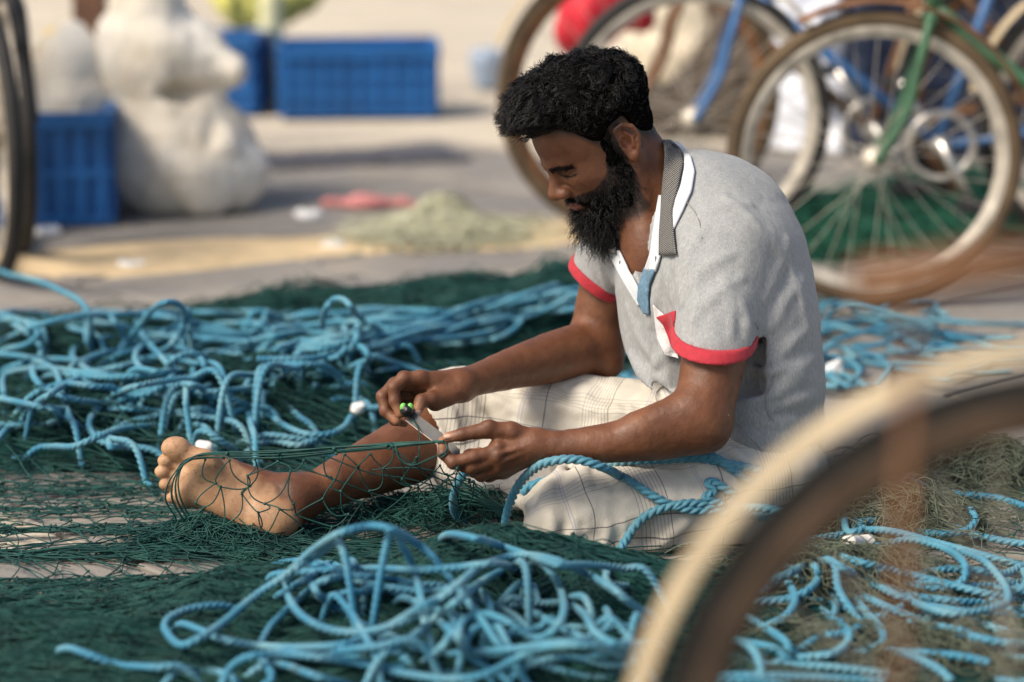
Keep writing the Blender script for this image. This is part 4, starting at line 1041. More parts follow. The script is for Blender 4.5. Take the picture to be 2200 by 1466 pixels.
def fuzz(L, seed, n, ln=0.16, r=0.0010, M=7, ang=0.0, spread=0.6, lift=0.012, curl=0.25, zoff=0.0, minb=0.012):
    """loose twines lying over a mound"""
    cs = np.array([G(u, v)[:2] for u, v, *_ in L]); k = rng.integers(0, len(L), n * 2); wt = np.array([[b[2], b[3]] for b in L])
    xy = cs[k] + rng.normal(size=(n * 2, 2)) * wt[k] * 0.72
    ok = bumps(xy, L) > minb; xy = xy[ok][:n]; n = len(xy)
    a = ang + spread * rng.normal(size=n); step = ln * (0.5 + rng.random(n)) / (M - 1)
    pth = np.zeros((n, M, 3)); cur = xy.copy(); da = rng.normal(size=n) * curl
    for m_ in range(M):
        pth[:, m_, :2] = cur; da = 0.6 * da + curl * rng.normal(size=n); a = a + da
        cur = cur + np.stack([np.cos(a), np.sin(a)], -1) * step[:, None]
    flat = pth[..., :2].reshape(-1, 2); z = mz(flat, L, seed).reshape(n, M)
    l0 = rng.random((n, 1)) * lift; wav = lift * 0.8 * np.sin(np.linspace(0, math.pi, M))[None] * rng.random((n, 1)) ** 2
    pth[..., 2] = np.maximum(z - 0.004, 0.001) + l0 + wav + zoff
    return strands(pth, r)
def rows_net(x0, x1, rows, dx, jit, r, seed, knots=True, zlift=0.010, L=None, sides=4, M=6):
    """a real diamond-mesh net: rows = y places of the knot rows, packed where the net is gathered"""
    rg = np.random.default_rng(seed); nr = len(rows); nc = int((x1 - x0) / dx)
    I, J = np.meshgrid(np.arange(nc), np.arange(nr), indexing='ij')
    X_ = x0 + (I + 0.5 * (J % 2)) * dx + rg.normal(size=I.shape) * jit + 0.03 * np.sin(J * 1.7)
    wav = 0.010 * np.stack([np.interp(X_[:, j], np.linspace(x0, x1, 12), rg.normal(size=12)) for j in range(nr)], 1)
    Y_ = np.asarray(rows)[None] + rg.normal(size=I.shape) * jit * 0.35 + wav
    Z_ = 0.0015 + zlift * rg.random(I.shape) ** 2
    if L is not None:
        Z_ = Z_ + mz(np.stack([X_.ravel(), Y_.ravel()], -1), L, 1).reshape(X_.shape)
    Pn = np.stack([X_, Y_, Z_], -1); segs = []
    for j in range(nr - 1):
        for s in (0, 1):
            off = s if j % 2 else s - 1
            a = Pn[:, j]; ib = np.arange(nc) + off; ok = (ib >= 0) & (ib < nc) & (rg.random(nc) > 0.02)
            segs.append((a[ok], Pn[ib[ok], j + 1]))
    A = np.concatenate([s[0] for s in segs]); B2 = np.concatenate([s[1] for s in segs]); n = len(A); tt = np.linspace(0, 1, M)[None, :, None]
    slack = rg.normal(size=(n, 1, 3)) * [0.004, 0.003, 0.0]; slack[..., 2] = np.abs(rg.normal(size=(n, 1))) * 0.003
    pth = A[:, None] * (1 - tt) + B2[:, None] * tt + slack * np.sin(tt * math.pi); pth[..., 2] = np.maximum(pth[..., 2], r)
    out = [strands(pth, r, sides)]
    if knots:
        q_ = Pn.reshape(-1, 3); t2 = np.linspace(-1, 1, 4)[None, :, None]
        d_ = rg.normal(size=(len(q_), 1, 3)); d_ /= np.linalg.norm(d_, axis=2, keepdims=True)
        out.append(strands(q_[:, None] + d_ * t2 * 0.0026 + [0, 0, r], np.array([0.0009, 0.0023, 0.0023, 0.0009]) * (r / 0.001), 5))
    return join(out)

# net gathered in long folds over the paving, left of the foot
def yv(v): return G(300, v)[1]
rows = []
def band(v0, v1, n): rows.extend(np.linspace(yv(v0), yv(v1), n, endpoint=False))
band(1262, 1252, 8); band(1252, 1206, 2); band(1206, 1193, 16); band(1193, 1150, 2); band(1150, 1140, 13); band(1140, 1116, 3); band(1116, 1090, 12); band(1090, 1068, 4); band(1068, 1046, 14); band(1046, 1022, 5); band(1022, 980, 20); band(980, 930, 16); band(930, 880, 14)
rows = sorted(rows)
n1 = rows_net(-1.15, -0.22, rows, 0.052, 0.009, 0.00105, 3)
rows2 = sorted(list(np.linspace(yv(1230), yv(1150), 3)) + list(np.linspace(yv(1150), yv(1080), 8)))
n2 = rows_net(-0.40, 0.02, rows2, 0.048, 0.010, 0.0010, 5, zlift=0.02)
tang = [(430, 1165, .075, .035, .030), (510, 1178, .09, .025, .018)]
n3 = fuzz(tang, 9, 520, ln=0.09, r=0.0011, curl=0.7, spread=2.0, lift=0.016, minb=0.003)
n3b = fuzz([(620, 1190, .20, .02, .010), (250, 1200, .35, .012, .012)], 8, 300, ln=0.20, r=0.0011, curl=0.12, spread=0.12, lift=0.010, minb=0.002)
V_, Q_ = join([n1, n2, n3, n3b])
net_l = empty('fishing_net', G(250, 1130)); bpy.context.view_layer.update()
tag(net_l, 'dark green mesh net gathered in long folds on the paving left of the foot', 'fishing net')
obj('netting', mesh_np('netting', V_, Q_), mnet, net_l)

def heap(name, label, L, seed, mats, layers, loc, sheets=()):
    e = empty('fishing_net', G(*loc)); bpy.context.view_layer.update(); tag(e, label, 'fishing net')
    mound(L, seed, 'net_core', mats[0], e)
    sh = []
    for (x0, x1, va, vb, nr, dx, sd_) in sheets:
        r_ = np.random.default_rng(sd_); yy = np.linspace(G(700, va)[1], G(700, vb)[1], nr); yy = np.sort(yy + 0.010 * np.sin(np.arange(nr) * 0.9) + r_.normal(size=nr) * 0.004)
        sh.append(rows_net(x0, x1, yy, dx, 0.012, 0.0011, sd_, zlift=0.012, L=L, sides=3, knots=False, M=4))
    V_, Q_ = join([fuzz(L, seed, **kw) for kw in layers] + sh); o = obj('netting', mesh_np('netting', V_, Q_), mats[1], e)
    return e
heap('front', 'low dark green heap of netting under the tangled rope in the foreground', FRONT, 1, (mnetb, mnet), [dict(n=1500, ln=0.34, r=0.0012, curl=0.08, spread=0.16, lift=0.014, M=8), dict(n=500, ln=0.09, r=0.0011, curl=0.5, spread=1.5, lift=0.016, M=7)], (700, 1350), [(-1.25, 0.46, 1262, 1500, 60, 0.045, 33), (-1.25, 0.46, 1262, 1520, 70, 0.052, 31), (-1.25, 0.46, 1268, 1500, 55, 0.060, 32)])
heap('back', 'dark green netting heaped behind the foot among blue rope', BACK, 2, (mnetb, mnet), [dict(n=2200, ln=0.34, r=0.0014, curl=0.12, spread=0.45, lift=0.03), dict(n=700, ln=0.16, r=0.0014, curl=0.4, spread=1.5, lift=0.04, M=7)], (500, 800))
heap('right', 'weathered green net scraps lying behind the foreground wheel', RIGHT, 3, (mnetd, mnetd), [dict(n=2600, ln=0.10, r=0.0010, curl=0.45, spread=2.0, lift=0.03, minb=0.006)], (2000, 1100))
heap('rback', 'bright green net heap under the green bicycle wheel', RBACK, 4, (mnetb, mnetg), [dict(n=1700, ln=0.25, r=0.0022, curl=0.35, spread=2.0, lift=0.07, M=8)], (1880, 520))
heap('far', 'small pale green net heap lying on open ground behind him', [(945, 505, .10, .10, .060), (1000, 512, .07, .08, .035), (885, 520, .08, .08, .02)], 5, (mnetp, mnetp), [dict(n=1100, ln=0.18, r=0.0024, curl=0.4, spread=2.0, lift=0.03)], (950, 515))
# sparse meshes on the paving at the right
def yr(v): return G(2120, v)[1]
V_, Q_ = rows_net(0.72, 1.02, sorted(list(np.linspace(yr(1300), yr(1040), 17))), 0.06, 0.006, 0.0011, 12)
o = obj('fishing_net', mesh_np('fishing_net', V_, Q_), mnet); tag(o, 'single layer of open net meshes spread on paving at far right', 'fishing net')

# ---- the net he is mending: drawn from his hand to his toes, hanging in meshes before the shin
zb = np.full((2200 // 4 + 40, 1466 // 4 + 40), 9.0); _p = PIX(BV); _i = (_p[:, 0] / 4).astype(int); _j = (_p[:, 1] / 4).astype(int); _ok = (_i >= 0) & (_j >= 0) & (_i < zb.shape[0]) & (_j < zb.shape[1])
np.minimum.at(zb, (_i[_ok], _j[_ok]), _p[_ok, 2])
def front_of(W, off=0.003):
    """keep points in front of the skin"""
    q_ = PIX(W); i = np.clip((q_[..., 0] / 4).astype(int), 1, zb.shape[0] - 2); j = np.clip((q_[..., 1] / 4).astype(int), 1, zb.shape[1] - 2)
    zz = np.minimum.reduce([zb[i, j], zb[i - 1, j], zb[i + 1, j], zb[i, j - 1], zb[i, j + 1]])
    d = np.minimum(q_[..., 2], zz - off)
    out = np.empty_like(W)
    for idx_ in np.ndindex(d.shape): out[idx_] = P(q_[idx_][0], q_[idx_][1], d[idx_])
    return out
TR = 0.00115
parts = []
bund = []
for k in range(8):
    a = rng.normal(size=2); off = 5.0 * np.array([math.cos(k * 0.8), math.sin(k * 0.8)])
    kn = [(952, 948, 3.708), (840, 958, 3.735), (720, 968, 3.765), (600, 978, 3.79), (490, 978, 3.81), (430, 980, 3.812), (398, 990 + k * 0.8, 3.812)]
    pts_ = []
    for i, (u, v, d) in enumerate(kn):
        sp = [0.3, 1.0, 1.7, 1.9, 1.8, 1.2, 0.7][i] * (1.0 if i % 2 else 0.8)
        pts_.append((u + rng.normal() * 2, v + off[1] * sp * 0.9 + rng.normal() * 1.0, d + off[0] * 0.0006))
    # round the ball of the foot and down its edge
    fan = (k - 3.5) * 1.1 + rng.normal() * 0.9
    pts_ += [(384 + fan * 1.2, 1010, 3.812), (372 + fan * 3.4, 1040, 3.815), (373 + fan * 5.2, 1075, 3.822), (392 + fan * 5.0, 1110, 3.835), (412 + fan * 8, 1140 + 3 * (k % 3), 3.85), (440 + fan * 14, 1162, 3.86)]
    bund.append(spline([P(*q_) for q_ in pts_], 70))
bw = front_of(np.array(bund), 0.0025)
parts.append(strands(bw, TR, 5))
kp = []
for (u, v, d) in ((488, 974, 3.806), (600, 975, 3.786), (604, 984, 3.786), (718, 965, 3.760), (722, 975, 3.762), (832, 957, 3.73), (838, 963, 3.732), (480, 984, 3.808)): kp.append(P(u, v, d))
def knots(kp, s=1.0):
    kp = np.array(kp); d_ = rng.normal(size=(len(kp), 1, 3)); d_ /= np.linalg.norm(d_, axis=2, keepdims=True)
    return strands(kp[:, None] + d_ * np.linspace(-1, 1, 5)[None, :, None] * 0.0034 * s, np.array([0.0010, 0.0024, 0.0029, 0.0024, 0.0010]) * s, 6)
parts.append(knots(kp))
# hanging meshes
NI, NJ = 13, 6
top = spline([P(440, 985, 3.80), P(600, 990, 3.782), P(720, 978, 3.76), P(835, 968, 3.735), P(900, 985, 3.73), P(960, 1000, 3.74), P(1010, 1030, 3.79)], NI)
bot = spline([P(395, 1150, 3.83), P(480, 1168, 3.80), P(600, 1176, 3.79), P(760, 1168, 3.815), P(880, 1150, 3.86), P(1000, 1135, 3.90), P(1090, 1120, 3.93)], NI)
nodes = np.zeros((NI, NJ, 3))
for j in range(NJ):
    f = (j / (NJ - 1)) ** 0.9
    for i in range(NI):
        i2 = min(i + 0.5 * (j % 2), NI - 1); a = top[int(i2)] * (1 - i2 % 1) + top[min(int(i2) + 1, NI - 1)] * (i2 % 1); b = bot[int(i2)] * (1 - i2 % 1) + bot[min(int(i2) + 1, NI - 1)] * (i2 % 1)
        nodes[i, j] = a * (1 - f) + b * f + rng.normal(size=3) * [0.011, 0.004, 0.009] * (1 if 0 < j < NJ - 1 else 0.3)
edges_ = []
for j in range(NJ - 1):
    for i in range(NI):
        for off in ((0, 1) if j % 2 else (0, -1)):
            ii = i + off
            if 0 <= ii < NI and rng.random() > 0.06: edges_.append((nodes[i, j], nodes[ii, j + 1]))
A = np.array([e[0] for e in edges_]); B2 = np.array([e[1] for e in edges_]); tt = np.linspace(0, 1, 9)[None, :, None]
sl = rng.normal(size=(len(A), 1, 3)) * [0.006, 0.002, 0.0]; sl[..., 2] = -np.abs(rng.normal(size=(len(A), 1))) * 0.006
pw = A[:, None] * (1 - tt) + B2[:, None] * tt + sl * np.sin(tt * math.pi)
pw = front_of(pw, 0.0025); pw[..., 2] = np.maximum(pw[..., 2], 0.003)
parts.append(strands(pw, TR, 5)); parts.append(knots(front_of(nodes.reshape(-1, 3)[None], 0.003)[0], 0.85))
# loops of the working twine
tw = [[(882, 893, 3.80), (900, 925, 3.77), (901, 965, 3.74), (896, 990, 3.735), (880, 998, 3.735), (860, 985, 3.735), (850, 962, 3.73), (838, 950, 3.73)],
      [(850, 958, 3.728), (858, 985, 3.728), (885, 1000, 3.725), (925, 985, 3.705), (955, 972, 3.690), (962, 960, 3.690)],
      [(842, 962, 3.73), (880, 992, 3.735), (930, 1022, 3.76), (985, 1050, 3.80), (1040, 1075, 3.83), (1092, 1100, 3.845)],
      [(952, 945, 3.706), (960, 960, 3.694), (958, 975, 3.697), (945, 985, 3.705)],
      [(985, 1000, 3.72), (978, 1040, 3.78), (985, 1085, 3.85), (975, 1125, 3.90)], [(800, 1010, 3.80), (870, 1005, 3.78), (930, 1012, 3.78), (1000, 1040, 3.80), (1090, 1098, 3.845)],
      [(600, 995, 3.783), (690, 1020, 3.79), (800, 1060, 3.82), (900, 1085, 3.86), (1010, 1100, 3.88), (1092, 1106, 3.845)], [(700, 980, 3.77), (790, 1015, 3.78), (880, 1030, 3.79), (990, 1062, 3.83), (1090, 1104, 3.845)]]
pp = np.array([spline([P(*q_) for q_ in x], 40) for x in tw]); parts.append(strands(front_of(pp, 0.0016), TR, 5))
# gathered net in his lap, tied to the rope
pp = []
for k in range(34):
    y = rng.normal() * 12
    pp.append(spline([P(1088 + rng.normal() * 3, 1098 + rng.normal() * 6, 3.842), P(1050 + rng.normal() * 8, 1082 + y * 0.6, 3.85), P(1010 + rng.normal() * 14, 1068 + y * 1.4, 3.87), P(960 + rng.normal() * 20, 1080 + y * 2.4, 3.90), P(930 + rng.normal() * 35, 1115 + y * 1.6, 3.93)], 16))
pp = np.array(pp); pp[..., 2] = np.maximum(pp[..., 2], 0.003); parts.append(strands(pp, TR, 4))
parts.append(fuzz([(985, 1118, .09, .06, .045), (890, 1108, .07, .05, .02), (700, 1112, .16, .05, .006)], 21, 520, ln=0.10, r=0.0011, curl=0.5, spread=2.0, lift=0.02, minb=0.003))
V_, Q_ = join(parts)
o = obj('fishing_net', mesh_np('fishing_net', V_, Q_), mnet); tag(o, 'green net stretched from his hands over his bare foot', 'fishing net')
# knife
kn = empty('knife', P(900, 905, 3.80)); bpy.context.view_layer.update(); tag(kn, 'grey blade with green and black handle held between his hands', 'knife')
msteel = mat('dull_steel', (0.075, 0.075, 0.075), 0.65, metal=0.0, var=0.2, vscale=60)
medge = mat('ground_edge', (0.42, 0.34, 0.27), 0.5, metal=0.2)
a, b = P(880, 893, 3.802), P(992, 978, 3.722); ax = unit(b - a); toC = unit(np.array([0, CAM_Y, CAM_H]) - a); sd = unit(np.cross(ax, toC)); L = np.linalg.norm(b - a); nn = np.cross(sd, ax)
def bl(t_, s_, h_): return a + ax * t_ * L + sd * s_ + nn * h_
if (PIX(a + sd * 0.01)[0] > PIX(a)[0]): sd = -sd; nn = -nn
vv = [bl(0, .0095, 0), bl(0, -.0085, 0), bl(.55, -.0090, 0), bl(.92, -.0050, 0), bl(1.0, .004, 0), bl(.9, .0085, 0), bl(.5, .0095, 0)]
V = np.array([v_ + nn * .0009 for v_ in vv] + [v_ - nn * .0009 for v_ in vv]); n = len(vv)
ms = D.meshes.new('blade'); ms.from_pydata([tuple(x) for x in V], [], [tuple(range(n)), tuple(range(2 * n - 1, n - 1, -1))] + [(i, i + n, (i + 1) % n + n, (i + 1) % n) for i in range(n)]); obj('blade', ms, msteel, kn)
e1 = spline([bl(.0, .0098, 0), bl(.5, .0100, 0), bl(.9, .0090, 0)], 20); tube_obj('cutting_edge', e1, 0.0010, medge, kn, k=6)
mblk = mat('black_tape', (0.010, 0.012, 0.012), 0.35, bump=0.3, bscale=200); mgr = mat('green_plastic', (0.16, 0.55, 0.09), 0.35)
hc = P(874, 882, 3.797); hx = unit(np.array([0.05, -1, 0.28])); f = Field(); f.caps(hc - hx * 0.010, hc + hx * 0.006, 0.0105, 0.0108, 0.004); f.post = lambda p, d: d + 0.0006 * vnoise(p * 300)
v_, q_ = f.mesh(0.0012); obj('handle', mesh_np('handle', v_, q_), mblk, kn)
for du in (-7.5, 7.5):
    f = Field(); f.ell(P(874 + du, 876, 3.788), (0.0055, 0.005, 0.0075), None, 0.003); v_, q_ = f.mesh(0.0011); obj('green_end', mesh_np('green_end', v_, q_), mgr, kn)
# ================================================================== ropes: three-strand laid blue rope
mrope = mat('blue_rope', (0.05, 0.25, 0.45), 0.5, spec=0.35)
t = NT(mrope)
sx = t.n('ShaderNodeSeparateXYZ'); t.l(t.attr('rp', 'Vector'), sx.inputs[0])
c = t.mix(t.ramp(t.noise(3.0, 4), 0.35, 0.7), (0.036, 0.215, 0.335), (0.080, 0.310, 0.410))
c = t.mix(t.ramp(t.noise(11, 5), 0.45, 0.72, 0, 0.75), c, (0.24, 0.45, 0.48))
c = t.mix(t.ramp(t.noise(5, 6), 0.55, 0.75, 0, 0.45), c, (0.10, 0.16, 0.17))
c = t.mix(t.ramp(t.noise(90, 3), 0.55, 0.75, 0, 0.3), c, (0.03, 0.15, 0.30))
yw = t.n('ShaderNodeMath'); yw.operation = 'SINE'; t.l(t.math('MULTIPLY', sx.outputs[0], 6.2832 * 7), yw.inputs[0])
c = t.mix(t.ramp(yw.outputs[0], -1, 1, 0.0, 0.22), c, (0.02, 0.13, 0.26))
t.col(c); t.bump(yw.outputs[0], 0.35, 0.0008)
t.b.inputs['Sheen Weight'].default_value = 0.1
def rope_prof(r, k=5):
    """outline of three strands laid together"""
    out, ph = [], []
    rs = r * 0.54; ro = r * 0.47
    for s in range(3):
        a0 = s * 2 * math.pi / 3
        for j in range(k):
            b = a0 + R(-106 + 212 * j / (k - 1)); out.append((ro * math.cos(a0) + rs * math.cos(b), ro * math.sin(a0) + rs * math.sin(b))); ph.append(j / (k - 1))
    return np.array(out), np.array(ph)
def rope_mesh(name, c, r, step, k=5):
    L = plen(c); n = max(12, int(L / step)); c = spline(c[:: max(1, len(c) // 400)] if len(c) > 800 else c, n) if len(c) < n else c
    s = np.concatenate([[0], np.cumsum(np.linalg.norm(np.diff(c, axis=0), axis=1))])
    pr, ph = rope_prof(r, k)
    tw = -s / (r * 2 * 2.6) * 2 * math.pi
    V, Q, T3 = sweep(c, pr, twist=tw)
    me_ = mesh_np(name, V, [Q, T3])
    u_ = np.tile(ph, len(c)); rp = np.stack([np.concatenate([u_, [0, 0]]), np.concatenate([np.repeat(s, len(pr)), [0, 0]]), np.zeros(len(V))], -1)
    vattr(me_, 'rp', rp, 'FLOAT_VECTOR')
    return me_
def rope(label, pts, r=0.0080, step=0.0055, group=None, px_=True, mat_=None):
    """pts: (u, v, z) picture places at height z above the ground (z = rope centre)"""
    w_ = np.array([G(u, v, z) for u, v, z in pts])
    n = max(30, int(plen(w_) * 1.08 / step)); c = spline(w_, n)
    c[:, 2] = np.maximum(c[:, 2], r)
    o = obj('rope', rope_mesh('rope', c, r, step), mat_ or mrope)
    tag(o, label, 'rope', group); return o
def settle(c, zfun, r): c[:, 2] = np.maximum(c[:, 2], zfun(c) + r); return c
mtwine_w = mat('white_whipping', (0.75, 0.72, 0.66), 0.8, var=0.1, vscale=200, bump=0.4, bscale=600)
def mnd(xy): return np.maximum.reduce([mz(xy, FRONT, 1), mz(xy, BACK, 2), mz(xy, RIGHT, 3)])
def lay(pts, conv, lift, r=0.0085, step=0.0034, sink=False, base=0.0):
    """trace given in picture places; the rope lies on the heaps, each part lifted as told"""
    out = []
    for q_ in pts:
        u, v = conv(q_[0], q_[1]); lf_ = (q_[2] if len(q_) > 2 else lift) + base; z = 0.02
        for _ in range(4):
            p = G(u, v, z); z = float(mnd(p[None, :2])[0]) + lf_ + r
        out.append(G(u, v, z))
    out = np.array(out)
    if sink:
        for e, f_ in ((0, 1), (-1, -2)):
            dv_ = unit((out[e] - out[f_]) * [1, 1, 0]); q_ = out[e] + dv_ * 0.05; q_[2] = float(mnd(q_[None, :2])[0]) - 0.035
            out[e][2] -= 0.006
            out = np.vstack([q_, out]) if e == 0 else np.vstack([out, q_])
    n = max(30, int(plen(out) * 1.06 / step)); c = spline(out, n)
    if sink: c[:, 2] = np.where(mnd(c[:, :2]) > 0.015, c[:, 2], np.maximum(c[:, 2], r))
    return c
def rope_c(label, c, r=0.0085, step=0.0034, group=None, k=4):
    c[:, 2] = np.where(mnd(c[:, :2]) > 0.015, c[:, 2], np.maximum(c[:, 2], r * 0.9))
    o = obj('rope', rope_mesh('rope', c, r, step, k), mrope); tag(o, label, 'rope', group); return o
z6 = lambda x, y: (300 + x * 0.5455, 1080 + y * 0.5455)
z7 = lambda x, y: (1300 + x * 0.5226, 700 + y * 0.5226)
z8 = lambda x, y: (x * 0.4091, 560 + y * 0.4091)
zz = lambda x, y: (x, y)
# -- tangle in the foreground
LBF = 'light blue laid rope in the loose tangle on the net in the foreground'; GF = 'ropes of the foreground tangle'
front = [
    [(390, 408), (300, 405), (190, 420, .01), (115, 455, .01), (100, 500, .01), (160, 562, .015), (240, 530, .02), (330, 470, .03), (450, 370, .04), (570, 290, .06), (660, 205, .09), (780, 125, .11), (900, 93, .12), (1000, 108, .11), (1090, 160, .10), (1160, 220, .08), (1230, 310, .06), (1330, 440, .05), (1400, 540, .04), (1480, 620, .03)],
    [(980, 120, .10), (1040, 180, .08), (1085, 280, .06), (1112, 400, .04), (1125, 490, .02), (1150, 560, .01)],
    [(800, 170, .09), (690, 215, .08), (605, 268, .06), (578, 330, .05), (600, 400, .045), (660, 462, .04), (770, 505, .035), (890, 510, .035), (1010, 478, .04), (1130, 420, .05), (1250, 325, .07), (1340, 255, .08), (1440, 215, .08), (1540, 208, .08), (1660, 235, .07), (1770, 285, .06), (1870, 345, .05), (1960, 415, .03), (2040, 455, .02)],
    [(490, 510), (560, 440, .01), (640, 370, .02), (720, 310, .03), (800, 290, .03), (900, 290, .03), (1000, 302, .03), (1080, 322, .03), (1240, 332, .03)],
    [(1540, 225, .07), (1620, 275, .06), (1660, 350, .05), (1670, 430, .04), (1635, 500, .03), (1560, 535, .03), (1450, 470, .05), (1350, 440, .05), (1275, 468, .05), (1258, 525, .04), (1290, 595, .03), (1360, 645, .025), (1460, 700, .02)],
    [(320, 712, .02), (360, 650, .03), (440, 605, .04), (560, 598, .04), (700, 608, .03), (860, 632, .03), (1000, 665, .03), (1200, 695, .03), (1350, 680, .04), (1450, 632, .05), (1560, 582, .05), (1700, 560, .05), (1820, 568, .05), (1910, 600, .04), (1950, 625, .04), (1860, 640, .03), (1720, 612, .03), (1600, 620, .03), (1480, 660, .02)],
    [(150, 470), (230, 500), (330, 540, .01), (480, 565, .02), (640, 572, .03), (800, 560, .04), (920, 520, .05), (1030, 460, .06), (1140, 395, .07), (1260, 345, .05)],
    [(755, 358, .02), (820, 420, .03), (860, 480, .03), (900, 550, .02), (935, 610, .01)], [(1835, 405, .02), (1852, 470, .02), (1820, 512, .03), (1740, 540, .03), (1640, 552, .03), (1500, 575, .04), (1300, 592, .03), (1150, 600, .02), (1070, 565, .01), (960, 520, .01)],
    [(930, 620), (1060, 540, .03), (1160, 460, .05), (1260, 380, .06), (1350, 310, .06), (1450, 262, .04), (1520, 250, .02)], [(1190, 125, .06), (1320, 140, .06), (1420, 170, .06), (1520, 205, .05), (1640, 245, .03), (1760, 245, .02), (1900, 258, .01), (2010, 268)],
    [(880, 390, .02), (890, 340, .03), (980, 335, .04), (1120, 350, .03), (1250, 340, .03), (1340, 350, .04), (1380, 420, .03), (1360, 500, .02)], [(1510, 300, .03), (1450, 360, .03), (1410, 420, .02), (1500, 400, .02), (1640, 395, .02), (1760, 370, .02)], [(1240, 430, .02), (1230, 500, .02), (1190, 570, .02), (1100, 640, .01), (940, 690)],
    [(460, 640), (560, 640, .01), (680, 680, .01), (820, 700, .01)], [(130, 660, .0), (260, 665, .0), (380, 690, .01)], [(1400, 480, .04), (1440, 540, .04), (1480, 620, .03), (1520, 690, .02)], [(1680, 390, .03), (1750, 440, .02), (1800, 520, .02), (1900, 560, .02), (2050, 545, .01)], [(1200, 640, .01), (1330, 610, .02), (1480, 600, .02), (1620, 650, .02), (1780, 690, .01), (1960, 660, .0)],
    [(1300, 500, .02), (1420, 520, .02), (1560, 500, .02), (1640, 450, .02)], [(1700, 232, .0), (1830, 262, .0), (1835, 300, .0), (1870, 325, .0), (1990, 318, .0)], [(-300, 560), (-200, 600), (-80, 640), (60, 650), (180, 640)]]
rg1 = np.random.default_rng(21)
for k in range(13):
    cx, cy = rg1.uniform(520, 1850), rg1.uniform(280, 680); a = rg1.uniform(0, 6.28); cv = rg1.choice((-1, 1)) * rg1.uniform(0.2, 0.4); pts = []
    for i in range(rg1.integers(7, 13)):
        pts.append((cx, cy, 0.012 + 0.014 * math.sin(k * 1.9 + i * 0.8))); a += cv * (0.6 + 0.5 * math.sin(i * 0.7 + k)); cx = min(max(cx + 185 * math.cos(a), 480 + 20 * (i % 3)), 1990 - 20 * (i % 3)); cy = max(cy + 80 * math.sin(a), 230 + 12 * (i % 4))
    front.append(pts)
FL = {0: 'light blue rope arching highest over the foreground tangle from its left end', 2: 'light blue rope making the wide oval loop in the foreground tangle', 5: 'light blue rope snaking along the bottom edge of the foreground tangle', 4: 'light blue rope curling round the right side of the foreground tangle'}
for i_, pts in enumerate(front): rope_c(FL.get(i_, LBF), lay(pts, z6, 0.006, sink=True, base=0.013), 0.0060, 0.0028, None if i_ in FL else GF)
# -- heap at the right, behind the near wheel
LBR = 'blue laid rope in the flat tangle at lower right behind the near wheel'; GR = 'ropes of the right tangle'
rightr = [[(860, 880), (960, 860), (1080, 840, .02), (1200, 850, .03), (1350, 890, .03), (1500, 930, .03), (1722, 990, .02), (1850, 1030)], [(900, 900, .01), (1000, 930, .01), (1150, 900, .02), (1260, 880, .03), (1400, 920, .03), (1470, 970, .04), (1480, 1030, .03), (1430, 1070, .02), (1320, 1075, .02), (1100, 1040, .01)], [(790, 945), (860, 990, .02), (875, 1040, .03), (830, 1090, .03), (740, 1125, .02), (610, 1138)],
          [(830, 920), (950, 980, .02), (1060, 1040, .03), (1180, 1100, .03), (1320, 1150, .02), (1500, 1180, .02), (1722, 1200, .01), (1850, 1230)], [(880, 970, .01), (940, 975, .03), (958, 1080, .03), (1010, 1165, .02), (1075, 1245), (1122, 1238), (1070, 1175, .01), (980, 1060, .01)], [(1470, 930, .04), (1560, 970, .05), (1640, 1065, .04), (1652, 1135, .03), (1580, 1165, .03), (1400, 1182, .03), (1250, 1130, .02)], [(1300, 1182), (1480, 1205, .01), (1600, 1245, .01), (1722, 1275), (1850, 1320)],
          [(700, 1010), (755, 1060, .02), (780, 1130, .03), (740, 1195, .02), (670, 1235)], [(570, 1190), (660, 1245, .02), (740, 1300, .02), (775, 1365)], [(975, 1210), (900, 1260, .01), (820, 1320, .01), (700, 1392)], [(480, 1290, .01), (570, 1305, .03), (630, 1370, .03), (650, 1480)], [(440, 1350), (640, 1390), (900, 1402, .01), (1165, 1432)], [(370, 1445), (600, 1440, .01), (900, 1447, .01), (1150, 1465)],
          [(1010, 770, .01), (985, 800, .02), (1000, 850, .02), (1060, 830, .02), (990, 765, .01)], [(640, 1100), (700, 1060, .01), (800, 1020, .02), (900, 1010, .02), (1080, 1050, .02), (1260, 1110, .02), (1420, 1130, .02), (1560, 1140, .01)], [(1600, 1080, .02), (1722, 1090, .02), (1850, 1100)], [(1300, 1020), (1420, 1000, .02), (1560, 1010, .03), (1640, 1020, .02), (1722, 985, .02)], [(920, 1090), (950, 1150, .01), (940, 1210, .01), (1000, 1230)], [(560, 1300), (700, 1330, .01), (760, 1380)], [(380, 1480), (520, 1460, .01), (760, 1478)],
          [(850, 905), (1000, 960, .02), (1200, 1010, .02), (1400, 1060, .02), (1560, 1100, .02), (1722, 1130)], [(880, 1000), (1000, 1080, .01), (1120, 1140, .02), (1240, 1190, .02), (1320, 1210, .01), (1330, 1180, .02), (1250, 1120, .03)]]
rg2 = np.random.default_rng(33)
for k in range(20):
    cx, cy = rg2.uniform(560, 1650), rg2.uniform(880, 1380); a = rg2.uniform(-0.6, 0.9); cv = rg2.normal() * 0.4; pts = []
    for i in range(rg2.integers(5, 10)):
        pts.append((cx, cy, 0.008 + 0.010 * math.sin(k * 1.9 + i * 0.8))); cv = 0.7 * cv + 0.3 * rg2.normal(); a += cv; cx += 120 * math.cos(a); cy += 50 * math.sin(a)
    rightr.append(pts)
for pts in rightr: rope_c(LBR, lay(pts, z7, 0.003), 0.0066, 0.0030, GR)
rope_c('upper of two blue ropes crossing bare paving at the right edge', lay([(1235, 612), (1330, 670), (1450, 692), (1600, 707), (1722, 742), (1850, 780)], z7, 0.003), 0.0066, 0.0030)
